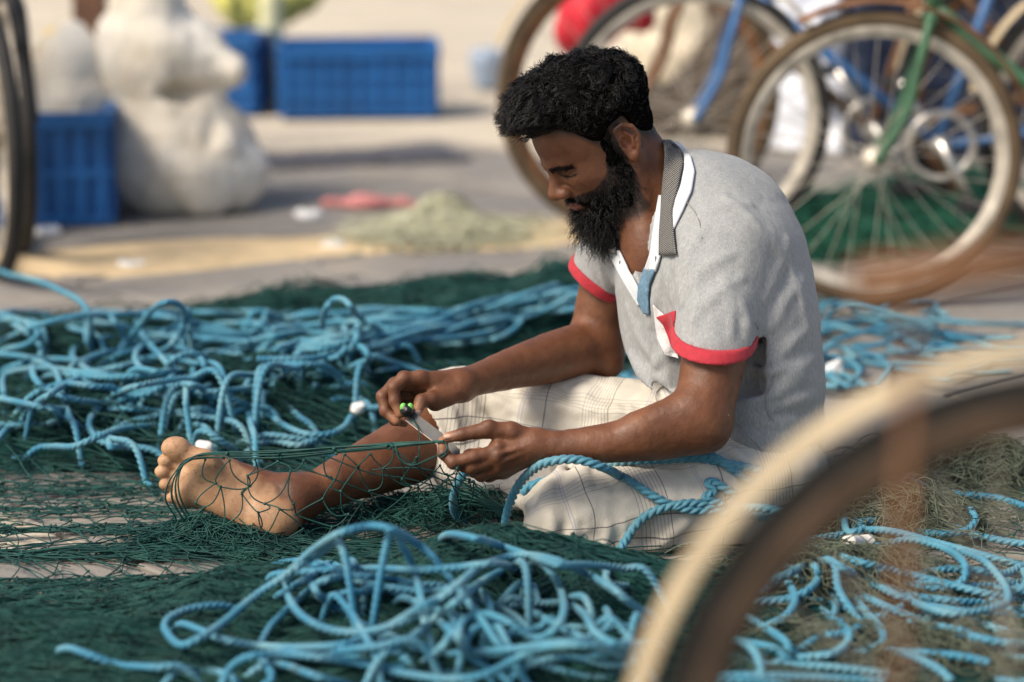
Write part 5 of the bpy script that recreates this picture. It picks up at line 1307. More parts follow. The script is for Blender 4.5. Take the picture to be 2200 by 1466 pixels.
rope_c('lower of two blue ropes crossing bare paving at the right edge', lay([(975, 795, .01), (1060, 805, .02), (1230, 787, .02), (1380, 812), (1500, 852), (1620, 882), (1722, 897), (1850, 915)], z7, 0.003), 0.0066, 0.0030)
# white tape round one of them
c_ = lay([(1000, 892, .03), (1045, 893, .03), (1090, 890, .03)], z7, .03); tube_obj('tape', c_, 0.0125, mtwine_w, None, k=12); o_ = D.objects['tape']; tag(o_, 'white tape wound round the blue ropes at lower right', 'tape')
# -- behind the foot and the man
LBB = 'blue laid rope in the big heap behind the foot'; GB = 'ropes of the heap behind'
backr = [[(-60, 60, .09), (60, 78, .09), (200, 110, .10), (330, 165, .12), (420, 215, .13), (465, 280, .11), (480, 350, .06), (485, 420, .02)], [(-60, 270, .03), (60, 300, .04), (150, 340, .03), (200, 380)], [(-40, 450), (60, 400, .02), (200, 340, .06), (350, 300, .09), (480, 282, .11), (560, 290, .10), (610, 330, .06), (650, 390, .02)],
         [(600, 490), (650, 440, .03), (720, 360, .08), (800, 260, .13), (870, 222, .16), (940, 230, .15), (975, 290, .12), (960, 370, .07), (960, 470, .02)], [(990, 260, .12), (960, 340, .09), (910, 430, .06), (850, 475, .03), (760, 470, .02), (660, 430, .01)], [(1690, 370, .02), (1705, 270, .12), (1745, 210, .16), (1800, 205, .16), (1850, 250, .13), (1890, 300, .10), (1960, 340, .06), (2010, 380, .02)],
         [(0, 580, .01), (100, 545, .02), (250, 520, .03), (420, 530, .03), (480, 560, .01)], [(20, 700, .01), (15, 620, .02), (80, 580, .03), (250, 565, .04), (400, 585, .04), (560, 600, .03), (680, 610, .02)], [(110, 755), (200, 690, .02), (330, 650, .04), (480, 660, .04), (640, 680, .03)], [(100, 850, .01), (150, 790, .03), (250, 770, .04), (300, 800, .02), (320, 850)], [(-40, 850), (100, 868, .01), (250, 858, .01), (380, 830)],
         [(840, 1000, .02), (640, 975, .02), (530, 950, .02), (475, 890, .03), (470, 840, .04), (510, 780, .05), (600, 710, .06), (700, 665, .07), (850, 635, .07), (1000, 615, .06), (1150, 590, .05)], [(690, 730, .02), (800, 680, .04), (920, 655, .05), (1020, 655, .05), (1090, 690, .03)], [(870, 590, .02), (900, 530, .06), (980, 490, .07), (1060, 500, .05), (1120, 560, .02)], [(1060, 480, .02), (1200, 490, .03), (1330, 530, .02), (1420, 560)], [(1350, 530), (1400, 450, .03), (1460, 400, .04), (1560, 410, .03)],
         [(1540, 590, .01), (1545, 510, .05), (1575, 485, .06), (1610, 510, .05), (1680, 570, .03), (1740, 610, .02), (1820, 620)], [(1830, 590), (1850, 500, .04), (1870, 420, .06), (1880, 330, .05)], [(1380, 690, .02), (1390, 760, .02), (1410, 860, .01)], [(1430, 690, .03), (1500, 760, .03), (1570, 820, .02), (1650, 870, .01)], [(980, 660, .04), (975, 730, .03), (985, 800, .01)], [(1150, 690, .03), (1250, 740, .03), (1380, 790, .03), (1480, 860, .02), (1600, 910, .02), (1730, 910, .02), (1810, 870, .02), (1850, 810, .02)],
         [(1020, 960, .01), (1040, 905, .04), (1100, 905, .05), (1180, 960, .03), (1240, 990, .01)], [(1240, 950), (1380, 920, .02), (1520, 930, .02), (1640, 950, .01)], [(1300, 990), (1420, 950, .01), (1560, 970, .01), (1700, 930, .01)], [(1180, 640, .03), (1300, 600, .05), (1380, 640, .05), (1450, 620, .05), (1500, 580, .06), (1420, 560, .04), (1350, 600, .04)], [(1100, 770), (1180, 810, .01), (1280, 780, .02), (1420, 730, .03), (1540, 700, .03), (1640, 650, .02)], [(1690, 760, .01), (1760, 730, .02), (1860, 740, .02), (1940, 790)],
         [(1650, 640, .02), (1680, 700, .02), (1700, 640, .03), (1780, 660, .03), (1850, 690, .02), (1890, 760, .01)], [(1900, 620, .02), (2000, 580, .03), (2100, 560, .03), (2220, 550, .02), (2400, 540)], [(1420, 340, .02), (1520, 300, .04), (1640, 270, .05), (1700, 275, .04)], [(1500, 390, .03), (1620, 380, .03), (1760, 390, .03), (1900, 370, .03), (2050, 330, .04)]]
BL = {0: 'blue rope arching in from the left edge above the heap behind', 3: 'blue rope standing in a tall loop left of centre in the heap behind', 5: 'blue rope standing in a narrow upright loop beyond the heap behind', 11: 'blue rope bending in a big open curve just left above the toes'}
for i_, pts in enumerate(backr): rope_c(BL.get(i_, LBB), lay(pts, z8, 0.006, step=0.0046, sink=True, base=0.016), 0.0067, 0.0046, None if i_ in BL else GB, 4)
rg0 = np.random.default_rng(11)
for k in range(48):
    x0, y0 = rg0.uniform(-20, 830), rg0.uniform(690, 930); a = rg0.uniform(-0.6, 0.6) + (math.pi if k % 2 else 0); pts = []; cv = rg0.normal() * 0.5
    for i in range(rg0.integers(6, 11)):
        pts.append((x0, y0, 0.022 + 0.022 * math.sin(k * 2.3 + i * 0.9))); cv = 0.8 * cv + 0.24 * rg0.normal(); a += cv; x0 += 68 * math.cos(a); y0 = min(max(y0 + 27 * math.sin(a), 672), 960)
    rope_c(LBB, lay(pts, zz, 0.004, step=0.0050, sink=True, base=0.016), 0.0067, 0.0046, GB, 4)
# the heavier hank running up behind his arm
rg = np.random.default_rng(5)
for k in range(22):
    a = rg.normal(size=2); y0 = rg.uniform(-34, 44); ph = rg.uniform(0, 6)
    pts = [(u, v + y0 * (1 - 0.25 * i / 7) + 12 * math.sin(ph + i * 1.3) + rg.normal() * 5, max(0.0, 0.035 + 0.03 * math.sin(ph * 2 + i))) for i, (u, v) in enumerate(((560 + rg.uniform(-60, 80), 730), (680, 715), (800, 700), (920, 690), (1040, 672), (1150, 645), (1240, 622), (1330, 610), (1420, 612)))]
    rope_c('blue rope in the heavy hank running behind his far arm', lay(pts, zz, 0.004, step=0.0058), 0.0068, 0.0052, 'ropes of the hank behind his arm', 4)
for k in range(16):
    x0, y0 = rg.uniform(1080, 1330), rg.uniform(775, 900); a = rg.uniform(-0.5, 0.3); pts = []
    for i in range(6): pts.append((x0, y0, rg.uniform(0, .03))); a += rg.normal() * 0.5; x0 += 55 * math.cos(a); y0 += 22 * math.sin(a)
    rope_c('blue rope lying behind his lap beyond the far knee', lay(pts, zz, 0.004, step=0.0058), 0.0068, 0.0052, 'ropes behind his lap', 4)
LBK = 'pale blue rope in the loose pile behind his back'; GK = 'ropes behind his back'
for pts in [[(1738, 745), (1748, 690, .03), (1775, 655, .06), (1810, 650, .06), (1840, 665, .03)], [(1765, 720), (1785, 670, .04), (1830, 652, .07), (1880, 660, .07), (1940, 680, .06), (2000, 700, .05), (2035, 730, .01)], [(1750, 770), (1790, 735, .02), (1850, 715, .03), (1920, 700, .04), (2000, 712, .03), (2060, 720, .02), (2118, 725)], [(1830, 745), (1880, 742, .01), (1930, 725, .02), (1960, 715, .02)], [(1745, 790), (1790, 788, .01), (1860, 792)], [(1740, 700, .02), (1800, 690, .02), (1880, 690, .02), (1960, 740, .01), (2010, 755)], [(1905, 745), (1950, 758, .01), (2010, 770)], [(1980, 670, .02), (2010, 665, .02), (2036, 680, .01)], [(2080, 780), (2140, 770), (2230, 768)], [(2130, 756), (2180, 752), (2240, 760)], [(1735, 810), (1760, 760, .03), (1800, 745, .03), (1840, 770, .01)]]:
    rope_c(LBK, lay(pts, zz, 0.004, step=0.0058), 0.0068, 0.0052, GK, 4)
rg3 = np.random.default_rng(44)
for k in range(16):
    cx, cy = rg3.uniform(1700, 1960), rg3.uniform(655, 800); a = rg3.uniform(-0.5, 0.5); cv = rg3.normal() * 0.3; pts = []
    for i in range(rg3.integers(6, 11)):
        pts.append((cx, cy, 0.010 + 0.012 * math.sin(k * 1.7 + i))); cv = 0.75 * cv + 0.25 * rg3.normal(); a += cv; cx += 52 * math.cos(a); cy = min(max(cy + 20 * math.sin(a), 645), 830)
    rope_c(LBK, lay(pts, zz, 0.004, step=0.0058), 0.0068, 0.0052, GK, 4)
# -- rope across his knee
def kp_(u, v, d=None, off=0.010): return P(u, v, d) if d else P(u, v, PIX(W_.surf(u, v))[2] - off)
def rope_k(label, L):
    c = spline([kp_(*q_) for q_ in L], max(60, int(plen(np.array([kp_(*q_) for q_ in L])) / 0.0030))); c[:, 2] = np.maximum(c[:, 2], 0.0085)
    o = obj('rope', rope_mesh('rope', c, 0.0076, 0.0028, 6), mrope); tag(o, label, 'rope'); return o
rope_k('light blue rope arching high over his near knee', [(1082, 1190, 3.83), (1085, 1165, 3.835), (1088, 1110, 3.805), (1108, 1054, 3.765), (1140, 1014, 3.725), (1180, 993, 3.690), (1240, 988, 3.678), (1300, 1006, 3.690), (1330, 1022), (1350, 1032), (1400, 1064), (1450, 1088), (1510, 1098), (1580, 1092), (1650, 1094, 3.72), (1720, 1110, 3.70)])
rope_k('blue rope rising from the ground across his near thigh', [(1290, 1205, 3.745), (1320, 1196, 3.745), (1345, 1160), (1370, 1125), (1400, 1102), (1440, 1088), (1500, 1082), (1560, 1102), (1620, 1108), (1680, 1120, 3.71)])
rope_k('blue rope lying along the top of his near thigh', [(1150, 1100, 3.90), (1125, 1075, 3.89), (1135, 1048, 3.88), (1190, 1028, 3.87), (1260, 1012, 3.85), (1340, 992), (1420, 988), (1500, 985), (1570, 998), (1640, 1012, 3.76)])
rope_k('short blue rope beside his hip under the near elbow', [(1440, 955, 3.82), (1490, 966, 3.80), (1540, 986), (1585, 1016), (1630, 1045)])
rope_k('small kinked blue rope end on his thigh', [(1580, 1062), (1548, 1044), (1528, 1034), (1522, 1042), (1532, 1054), (1526, 1062), (1514, 1070), (1530, 1078), (1552, 1082)])
rope_k('dark blue rope hanging below his near hand', [(1010, 1000, 3.80), (1000, 1015, 3.80), (982, 1045, 3.82), (974, 1080, 3.86), (980, 1105, 3.90), (1000, 1120, 3.93)])
# ================================================================== bicycles
mtyre = mat('black_rubber', (0.018, 0.017, 0.016), 0.8, var=0.3, vscale=20, bump=0.3, bscale=60)
mtyreb = mat('dusty_tyre', (0.105, 0.072, 0.040), 0.9, var=0.35, vscale=14, bump=0.3, bscale=60)
mrim = mat('worn_steel_rim', (0.50, 0.455, 0.38), 0.5, metal=0.2, var=0.4, vscale=16)
mchrome = mat('old_chrome', (0.62, 0.60, 0.56), 0.28, metal=0.85, var=0.15, vscale=30)
mrust = mat('rusty_steel', (0.16, 0.075, 0.032), 0.85, var=0.5, vscale=18, bump=0.4, bscale=70)
mgreen = mat('green_paint', (0.040, 0.115, 0.058), 0.5, var=0.35, vscale=16)
mblue = mat('blue_paint', (0.045, 0.13, 0.30), 0.5, var=0.3, vscale=16)
mbrownp = mat('brown_paint', (0.17, 0.085, 0.04), 0.6, var=0.4, vscale=16)
mblack = mat('black_paint', (0.02, 0.02, 0.022), 0.5, var=0.3, vscale=20)
msad = mat('saddle_vinyl', (0.03, 0.022, 0.018), 0.5, bump=0.2, bscale=120)
mcream = mat('cream_guard', (0.42, 0.34, 0.215), 0.55, var=0.25, vscale=9)
def ring(Rr, prof, n=96, a0=0, a1=2 * math.pi, closed=True):
    """prof (k,2): (radial, across) swept about the y axis, centre at origin"""
    a = np.linspace(a0, a1, n, endpoint=not closed); prof = np.asarray(prof); k = len(prof)
    rad = Rr + prof[:, 0]
    V = np.stack([np.cos(a)[:, None] * rad[None], np.broadcast_to(prof[:, 1][None], (len(a), k)), np.sin(a)[:, None] * rad[None]], -1)
    idx = np.arange(len(a) * k).reshape(len(a), k); nx = np.roll(idx, -1, 1)
    nxt = np.roll(idx, -1, 0); nnx = np.roll(nx, -1, 0)
    if not closed: idx, nx, nxt, nnx = idx[:-1], nx[:-1], nxt[:-1], nnx[:-1]
    return V.reshape(-1, 3), np.stack([idx, nxt, nnx, nx], -1).reshape(-1, 4)
def add(name, VF, m_, parent, at=(0, 0, 0), smooth=True):
    o = D.objects.new(name, mesh_np(name, VF[0] + np.asarray(at), VF[1], smooth)); o.data.materials.append(m_); COL.objects.link(o); o.parent = parent; return o
def wheel(parent, cx, Rw, tyre_m, rim_m, hubz=None, nsp=32, spoke_m=None, tr=0.020):
    hz = Rw if hubz is None else hubz; at = (cx, 0, hz)
    w_ = D.objects.new('wheel', None); COL.objects.link(w_); w_.parent = parent; w_.empty_display_size = 0.05
    a = np.arange(10) * 2 * math.pi / 10
    add('tyre', ring(Rw - tr, np.stack([np.cos(a) * tr, np.sin(a) * tr * 0.95], -1)), tyre_m, w_, at)
    add('rim', ring(Rw - 2 * tr, [(0.006, -.016), (0.006, .016), (-.004, .016), (-.022, .008), (-.022, -.008), (-.004, -.016)]), rim_m, w_, at, False)
    sp = []
    for i in range(nsp):
        a1 = 2 * math.pi * i / nsp; a0 = a1 + (1.1 if i % 4 < 2 else -1.1); s_ = 1 if i % 2 else -1
        sp.append([np.array([math.cos(a0) * .022, s_ * .028, math.sin(a0) * .022]), np.array([math.cos(a1) * (Rw - .06), s_ * .004, math.sin(a1) * (Rw - .06)])])
    sp = np.array(sp); pth = sp[:, 0][:, None] * (1 - np.linspace(0, 1, 3)[None, :, None]) + sp[:, 1][:, None] * np.linspace(0, 1, 3)[None, :, None]
    add('spokes', strands(pth, 0.0011, 4), spoke_m or mrim, w_, at)
    hb = sweep(np.array([[0, -.05, 0], [0, -.03, 0], [0, -.029, 0], [0, .029, 0], [0, .03, 0], [0, .05, 0]]), circ(1.0, 14), scale=[.010, .012, .028, .028, .012, .010])
    o = D.objects.new('hub', mesh_np('hub', hb[0] + np.array(at), [hb[1], hb[2]])); o.data.materials.append(rim_m); COL.objects.link(o); o.parent = w_
    return w_
def guard(parent, cx, Rw, a0, a1, m_, wd=1.0):
    a = np.linspace(R(a0), R(a1), 40); pr = [(0.018, -.028), (0.026, -.016), (0.029, 0), (0.026, .016), (0.018, .028), (0.0165, .027), (0.0245, .015), (0.0275, 0), (0.0245, -.015), (0.0165, -.027)]
    pr = [(x_, y_ * wd) for x_, y_ in pr]
    add('mudguard', ring(Rw, pr, 40, R(a0), R(a1), False), m_, parent, (cx, 0, Rw))
def tb(name, pts, r, m_, parent, n=None, k=10):
    pts = np.asarray(pts, float); c = pts if n is None else spline(pts, n); V, Q, T3 = sweep(c, circ(r, k))
    o = D.objects.new(name, mesh_np(name, V, [Q, T3])); o.data.materials.append(m_); COL.objects.link(o); o.parent = parent; return o
def bicycle(label, hub, rz, m_, tyre_f, rim_m, guard_m, Rw=0.345, lean=0.0, group=None, guard_f=(25, 165), crank_a=-62, gw=1.0, tr=0.020):
    """front wheel at the local origin, pointing to -X; hub: where the front wheel touches the ground"""
    e = empty('bicycle', (0, 0, 0)); tag(e, label, 'bicycle', group)
    WB = 1.10
    wheel(e, 0, Rw, tyre_f, rim_m, tr=tr); wheel(e, WB, Rw, mtyre, rim_m)
    if guard_f: guard(e, 0, Rw, *guard_f, guard_m, gw)
    guard(e, WB, Rw, 0, 170, guard_m)
    hd = np.array([0.125, 0, 0.70]); ht = np.array([0.175, 0, 0.88]); bb = np.array([0.64, 0, 0.29]); st = np.array([0.80, 0, 0.80]); rx = np.array([WB, 0, Rw])
    for s in (-1, 1):
        tb('fork_blade', [(0.0, s * .055, Rw), (0.025, s * .055, Rw + .04), (0.066, s * .053, Rw + .12), (0.085, s * .050, Rw + .20), (0.104, s * .045, 0.63), (0.114, s * .03, 0.67)], 0.0115, m_, e, 24)
        tb('chain_stay', [bb + [0.03, s * .03, 0], rx + [0, s * .06, 0]], 0.010, m_, e); tb('seat_stay', [st + [0, s * .02, -.06], rx + [0, s * .06, 0]], 0.008, m_, e)
        tb('handlebar', [(0.19, 0, 0.97), (0.17, s * .10, 0.98), (0.20, s * .24, 1.0), (0.35, s * .27, 0.97)], 0.011, mchrome, e, 20); tb('grip', [(0.29, s * .265, 0.984), (0.37, s * .272, 0.965)], 0.016, mblack, e)
    tb('fork_crown', [(0.116, -.04, 0.672), (0.116, .04, 0.672)], 0.016, m_, e)
    tb('head_tube', [hd - [0.01, 0, 0.03], ht + [0.01, 0, 0.03]], 0.019, m_, e); tb('top_tube', [ht, st], 0.0135, m_, e); tb('down_tube', [hd, bb], 0.0155, m_, e); tb('seat_tube', [bb, st + [0.02, 0, .06]], 0.014, m_, e)
    tb('stem', [ht, (0.205, 0, 0.97), (0.19, 0, 0.975)], 0.012, mchrome, e)
    tb('seat_post', [st, st + [0.03, 0, .13]], 0.012, mchrome, e)
    f = Field(); q_ = st + [0.04, 0, .16]; f.caps(q_ + [-.13, 0, .01], q_ + [0.02, 0, 0], .022, .05, .03); f.ell(q_ + [0.07, 0, .005], (.08, .085, .03), None, .03); v_, qq = f.mesh(0.008); add('saddle', (v_, qq), msad, e)
    add('chain_ring', ring(0.088, [(0, -.002), (0.006, 0), (0, .002), (-.012, .002), (-.012, -.002)], 48), mchrome, e, bb + [0, -.045, 0])
    tb('bottom_bracket', [bb + [0, -.07, 0], bb + [0, .07, 0]], 0.022, mchrome, e)
    for s in (-1, 1):
        d_ = np.array([math.cos(R(crank_a)), 0, math.sin(R(crank_a))]) * -s
        p0 = bb + [0, s * .075, 0]; p1 = p0 + d_ * 0.165; ck = tb('crank', [p0 - d_ * .02, p1 + d_ * .01], 0.011, mchrome, e)
        v_, f_ = box(p1 + [0, s * .055, 0], (.09, .08, .022)); pd_ = add('pedal', (v_, f_), mblack, e, (0, 0, 0), False); pd_.parent = ck
    tb('brake_rod', [(0.23, 0.03, 0.95), (0.125, 0.03, 0.76), (0.07, 0.03, 0.73)], 0.005, mchrome, e)
    tb('kickstand', [rx + [0, -.07, 0], rx + [.10, -.17, -Rw + .02]], 0.009, mrust, e)
    add('carrier', box((WB - .02, 0, 0.745), (.36, .13, .012)), mrust, e, (0, 0, 0), False)
    e.location = hub; e.rotation_euler = (lean, 0, rz)
    return e
def at_ground(u, v_hub, Rw): p = G(u, v_hub, Rw); p[2] = 0; return p
bicycle('green framed old bicycle with pale steel front rim behind his back', at_ground(1878, 342, .345), R(-1.5), mgreen, mtyreb, mrim, mrust, guard_f=(20, 120))
bicycle('blue framed bicycle whose front fork shows right of his head', at_ground(1488, 262, .35), R(2), mblue, mtyre, mrim, mcream, Rw=.36, guard_f=(30, 62), crank_a=-62)
bicycle('brown bicycle with dusty tan front tyre showing left of his head', at_ground(1372, 226, .36), R(4), mbrownp, mtyreb, mrust, mcream, Rw=.385, guard_f=(115, 160))
bicycle('black tyred bicycle standing at the left edge of the picture', at_ground(30, 262, .345), R(108), mblack, mtyre, mrim, mblack, guard_f=None)
bicycle('second bicycle with pale rim at the left edge, nearer the ropes', at_ground(-20, 300, .345), R(112), mbrownp, mtyre, mcream, mrust, guard_f=None)
nb = bicycle('rusty bicycle in the near foreground with blurred cream mudguard', np.array([*P(2250, 1600, 2.05)[:2], 0.0]), R(8), mrust, mat('dusty_grey_tyre', (0.030, 0.027, 0.022), 0.9, var=0.3, vscale=14), mat('dark_rust', (0.07, 0.045, 0.028), 0.8, var=0.4, vscale=18), mcream, Rw=.345, guard_f=(60, 178), gw=0.72, tr=0.013)

# rusty rail of the bicycle stand, close to the lens
rail = empty('bicycle_stand', G(1950, 1900)); bpy.context.view_layer.update(); tag(rail, 'blurred rusty iron bicycle stand close at the right edge', 'bicycle stand')
pA, pB = P(1830, 610, 1.45), P(2330, 545, 1.45)
tube_obj('top_bar', np.array([pA, (pA + pB) / 2, pB]), 0.013, mrust, rail, k=12)
for u_ in (1960, 2330):
    q_ = P(u_, 610 - 65 * (u_ - 1830) / 500, 1.45); tube_obj('upright', np.array([[q_[0], q_[1], 0.0], [q_[0], q_[1], q_[2] * 0.5], q_]), 0.0042, mrust, rail, k=8)
# ================================================================== crates, sacks and clutter behind
mcrate = mat('blue_crate_plastic', (0.008, 0.105, 0.33), 0.5, var=0.2, vscale=6)
mcrated = mat('navy_plastic', (0.012, 0.022, 0.055), 0.5, var=0.2, vscale=6)
def crate(label, loc, rz, sx_=.60, sy_=.40, sz_=.30, m_=mcrate, ribs=9, rail=3, upright=False):
    e = empty('crate', (0, 0, 0)); tag(e, label, 'crate'); th = .012
    def bx(name, c, s): return add(name, box(c, s), m_, e, (0, 0, 0), False)
    bx('floor', (0, 0, .012), (sx_ - .03, sy_ - .03, .016))
    for s in (-1, 1):
        for ax_, (L, W2) in (('x', (sx_, sy_)), ('y', (sy_, sx_))):
            def pos(a_, b_, z): return (a_, s * b_, z) if ax_ == 'x' else (s * b_, a_, z)
            def siz(l_, t_, h_): return (l_, t_, h_) if ax_ == 'x' else (t_, l_, h_)
            cut = 0 if ax_ == 'x' else 2 * th + .004
            bx('rim', pos(0, W2 / 2 - .004, sz_ - .022), siz(L - cut, .030, .044))
            bx('panel', pos(0, W2 / 2 - .012, sz_ / 2), siz(L - cut - .01, .006, sz_ - .05))
            for k in range(rail): bx('rail', pos(0, W2 / 2 - .006, .02 + k * (sz_ - .06) / rail), siz(L - cut - .006, .020, .026))
            nr = ribs if ax_ == 'x' else max(4, int(ribs * .65))
            for k in range(nr): bx('rib', pos(-L / 2 + .03 + k * (L - .06) / (nr - 1), W2 / 2 - .005, sz_ / 2 - .012), siz(.020, .024, sz_ - .064))
    e.location = [float(x) for x in loc]; e.rotation_euler = (0, 0, rz); return e
crate('blue slatted plastic crate standing alone on the open ground', G(770, 240) , R(4), .60, .40, .27)
crate('blue plastic crate half hidden behind the big sack', G(460, 235), R(-6), .40, .30, .30, ribs=7)
crate('blue ribbed crate at the left holding a white sack', G(120, 466), R(8), .34, .36, .32, ribs=6, rail=2)
msack = mat('white_woven_sack', (0.66, 0.63, 0.56), 0.8, spec=0.25)
t = NT(msack); c = t.mix(t.ramp(t.noise(5, 5), .35, .7), (0.78, 0.75, 0.67), (0.66, 0.59, 0.47)); c = t.mix(t.ramp(t.noise(14, 4), .55, .8, 0, .5), c, (0.42, 0.36, 0.26)); t.col(c); t.bump(t.noise(30, 5), .5, .01)
mcreams = mat('cream_sack', (0.60, 0.54, 0.42), 0.85, var=.15, vscale=6, bump=.5, bscale=25)
mpale = mat('pale_plastic_sheet', (0.72, 0.76, 0.84), 0.35, spec=.5, var=.1, vscale=5)
def blob(name, label, cat, prims, m_, h=.012, amp=.02, fs=7.0, seed=0.0, group=None, floor=True):
    f = Field()
    for p in prims:
        if p[0] == 'e': f.ell(p[1], p[2], None, p[3])
        elif p[0] == 's': f.ell(p[1], p[2], None, p[3], True)
        else: f.caps(p[1], p[2], p[3], p[4], p[5])
    def post(p, d):
        d = d + amp * vnoise(p * fs + seed) - amp * 1.3 * np.abs(vnoise(p * np.array([fs * 1.7, fs * 1.7, fs * .7], np.float32) + seed + 3)) - amp * 0.9 * np.abs(vnoise(p * fs * 1.3 + seed)) + amp * .25 * np.abs(vnoise(p * fs * 3.1 + seed)) + amp * .12 * vnoise(p * fs * 8 + seed)
        return np.maximum(d, .001 - p[:, 2]) if floor else d
    f.post = post; v_, q_ = f.mesh(h); o = obj(name, mesh_np(name, v_, q_), m_); tag(o, label, cat, group); return o
g = lambda u, v, z: G(u, v, z)
b0 = g(395, 445, 0)
blob('sack', 'big off-white woven sack with folded open top beside a crate', 'sack', [('e', b0 + [0, 0, .16], (.215, .18, .18), .05), ('e', b0 + [.03, 0, .10], (.22, .19, .12), .05), ('c', b0 + [-.04, 0, .30], b0 + [-.06, 0, .42], .14, .13, .06), ('c', b0 + [-.10, 0, .44], b0 + [.07, -.02, .45], .115, .085, .05), ('c', b0 + [.04, -.04, .46], b0 + [.16, -.05, .41], .06, .038, .03), ('c', b0 + [-.10, 0, .50], b0 + [-.05, 0, .70], .12, .06, .05), ('s', b0 + [.07, -.15, .350], (.13, .10, .036), .02)], msack, .010, .020, 6.0)
b1 = g(165, 450, 0)
blob('sack', 'small white sack stuffed into the blue crate at the left', 'sack', [('c', b1 + [-.01, .02, .24], b1 + [0, .02, .44], .125, .085, .05), ('c', b1 + [0, .02, .42], b1 + [.01, .02, .52], .07, .035, .04)], msack, .011, .012, 9.0, 4.0)
mpy = mat('pale_yellow_paint', (0.72, 0.70, 0.42), 0.7, var=.15, vscale=4)
b2 = g(585, 225, 0)
blob('post', 'pale yellow post between the two far blue crates', 'post', [('c', b2, b2 + [0, 0, .42], .048, .05, .02)], mpy, .012, .006, 9)
myel = mat('yellow_green_cloth', (0.62, 0.60, 0.16), 0.8, var=.3, vscale=8)
blob('cloth', 'yellow green cloth hung over the pale post', 'cloth', [('c', b2 + [-.12, .1, .42], b2 + [.08, .1, .44], .11, .09, .05), ('c', b2 + [-.10, .1, .5], b2 + [-.03, .1, .7], .12, .1, .05)], myel, .014, .03, 7, floor=False)
mwood = mat('brown_wood', (0.15, 0.075, 0.045), 0.8, var=.3, vscale=10)
pb = g(205, 330, 0); add('wooden_post', box(pb + [0, 0, .6], (.10, .10, 1.2)), mwood, None, (0, 0, 0), False); tag(D.objects['wooden_post'], 'dark brown wooden post behind the small white sack', 'post')
mbuoy = mat('yellow_plastic', (0.65, 0.45, 0.03), 0.45, var=.2, vscale=8)
bq0 = g(128, 360, 0)
blob('drum', 'yellow plastic drum beside the brown post', 'drum', [('c', bq0 + [0, 0, .10], bq0 + [0, 0, .34], .075, .07, .02), ('c', bq0 + [0, 0, .36], bq0 + [0, 0, .42], .035, .03, .02)], mbuoy, .012, .004, 9)
# rags and litter on the ground
mpink = mat('pink_cloth', (0.58, 0.23, 0.22), 0.85, var=.25, vscale=9)
blob('cloth', 'crumpled pink cloth lying on the open ground', 'cloth', [('c', g(705, 440, .006), g(890, 440, .008), .016, .013, .02), ('e', g(790, 436, .012), (.06, .05, .02), .02)], mpink, .008, .008, 22)
mwht = mat('white_plastic_scrap', (0.78, 0.78, 0.76), 0.5, var=.1, vscale=20)
for i, (u, v, s_, lb) in enumerate(((663, 463, .035, 'white scrap of plastic left of the pink cloth'), (278, 570, .028, 'pale scrap on sandy ground at left behind the ropes'), (715, 528, .03, 'pale scrap on sandy ground near the pale net heap'), (100, 500, .03, 'white scrap at the foot of the left crate'))):
    p_ = g(u, v, .006); blob('litter', lb, 'litter', [('e', p_, (s_, s_ * .8, s_ * .35), .01), ('e', p_ + [s_ * .6, s_ * .2, 0], (s_ * .6, s_ * .5, s_ * .3), .01)], mwht, .006, .006, 40, i * 3.1)
for i, (u, v, s_, lb) in enumerate(((765, 884, .009, 'tuft of white foam among the blue ropes by his hand'), (437, 962, .008, 'tuft of white foam just above his foot'), (1790, 792, .009, 'cream scrap on the rope end behind his back'))):
    p_ = g(u, v, .055 if i < 2 else .02); blob('foam', lb, 'foam', [('e', p_, (s_, s_, s_ * 1.1), .008), ('e', p_ + [s_, 0, s_ * .5], (s_ * .7,) * 3, .008)], mwht, .004, .006, 70, i * 2.1, floor=False)
rgb_ = np.random.default_rng(3)
# clutter behind the bicycles
mred2 = mat('red_cloth', (0.50, 0.015, 0.03), 0.7, var=.2, vscale=6)
q0 = g(1270, 250, 0)
blob('bag', 'red bag hanging above the brown bicycle wheel', 'bag', [('c', P(1235, 70, 7.3), P(1290, 20, 7.3), .06, .09, .05), ('c', P(1270, 20, 7.3), P(1330, -60, 7.3), .09, .09, .05), ('c', P(1380, 40, 7.3), P(1340, -40, 7.3), .035, .06, .04)], mred2, .014, .02, 8, floor=False)
q1 = g(1480, 215, 0)
blob('sack', 'cream sack standing behind the blue fork', 'sack', [('e', q1 + [0, .2, .28], (.20, .16, .17), .06), ('e', q1 + [-.02, .2, .16], (.22, .17, .18), .05), ('c', q1 + [-.03, .2, .40], q1 + [0, .2, .52], .09, .05, .05)], mcreams, .013, .02, 8, 2.0)
q2 = g(1390, 200, 0)
blob('sack', 'paler sack leaning left of the cream sack behind the spokes', 'sack', [('c', q2 + [0, .35, .14], q2 + [.06, .35, .48], .13, .09, .05)], msack, .013, .02, 8, 7.0)
q3 = g(1745, 330, 0)
blob('plastic_sheet', 'white blue plastic sheeting draped behind the green bicycle fork', 'plastic sheet', [('c', q3 + [-.06, .15, 0], q3 + [-.03, .15, .55], .10, .07, .05), ('c', q3 + [.05, .15, 0], q3 + [.02, .15, .45], .11, .08, .05), ('c', q3 + [.0, .12, .05], q3 + [.14, .10, .05], .06, .07, .04)], mpale, .013, .028, 9, 1.0)
q4 = g(1850, 310, 0)
blob('sack', 'tan sack standing beside the white plastic sheeting', 'sack', [('c', q4 + [0, .25, .1], q4 + [-.02, .25, .42], .07, .05, .04)], mat('tan_sack', (0.62, 0.42, 0.22), .85, var=.2, vscale=7), .012, .012, 10, 3.0)
crate('navy plastic crate behind the green bicycle wheel', g(2010, 330, 0), R(5), .62, .42, .30, mcrated, ribs=8)
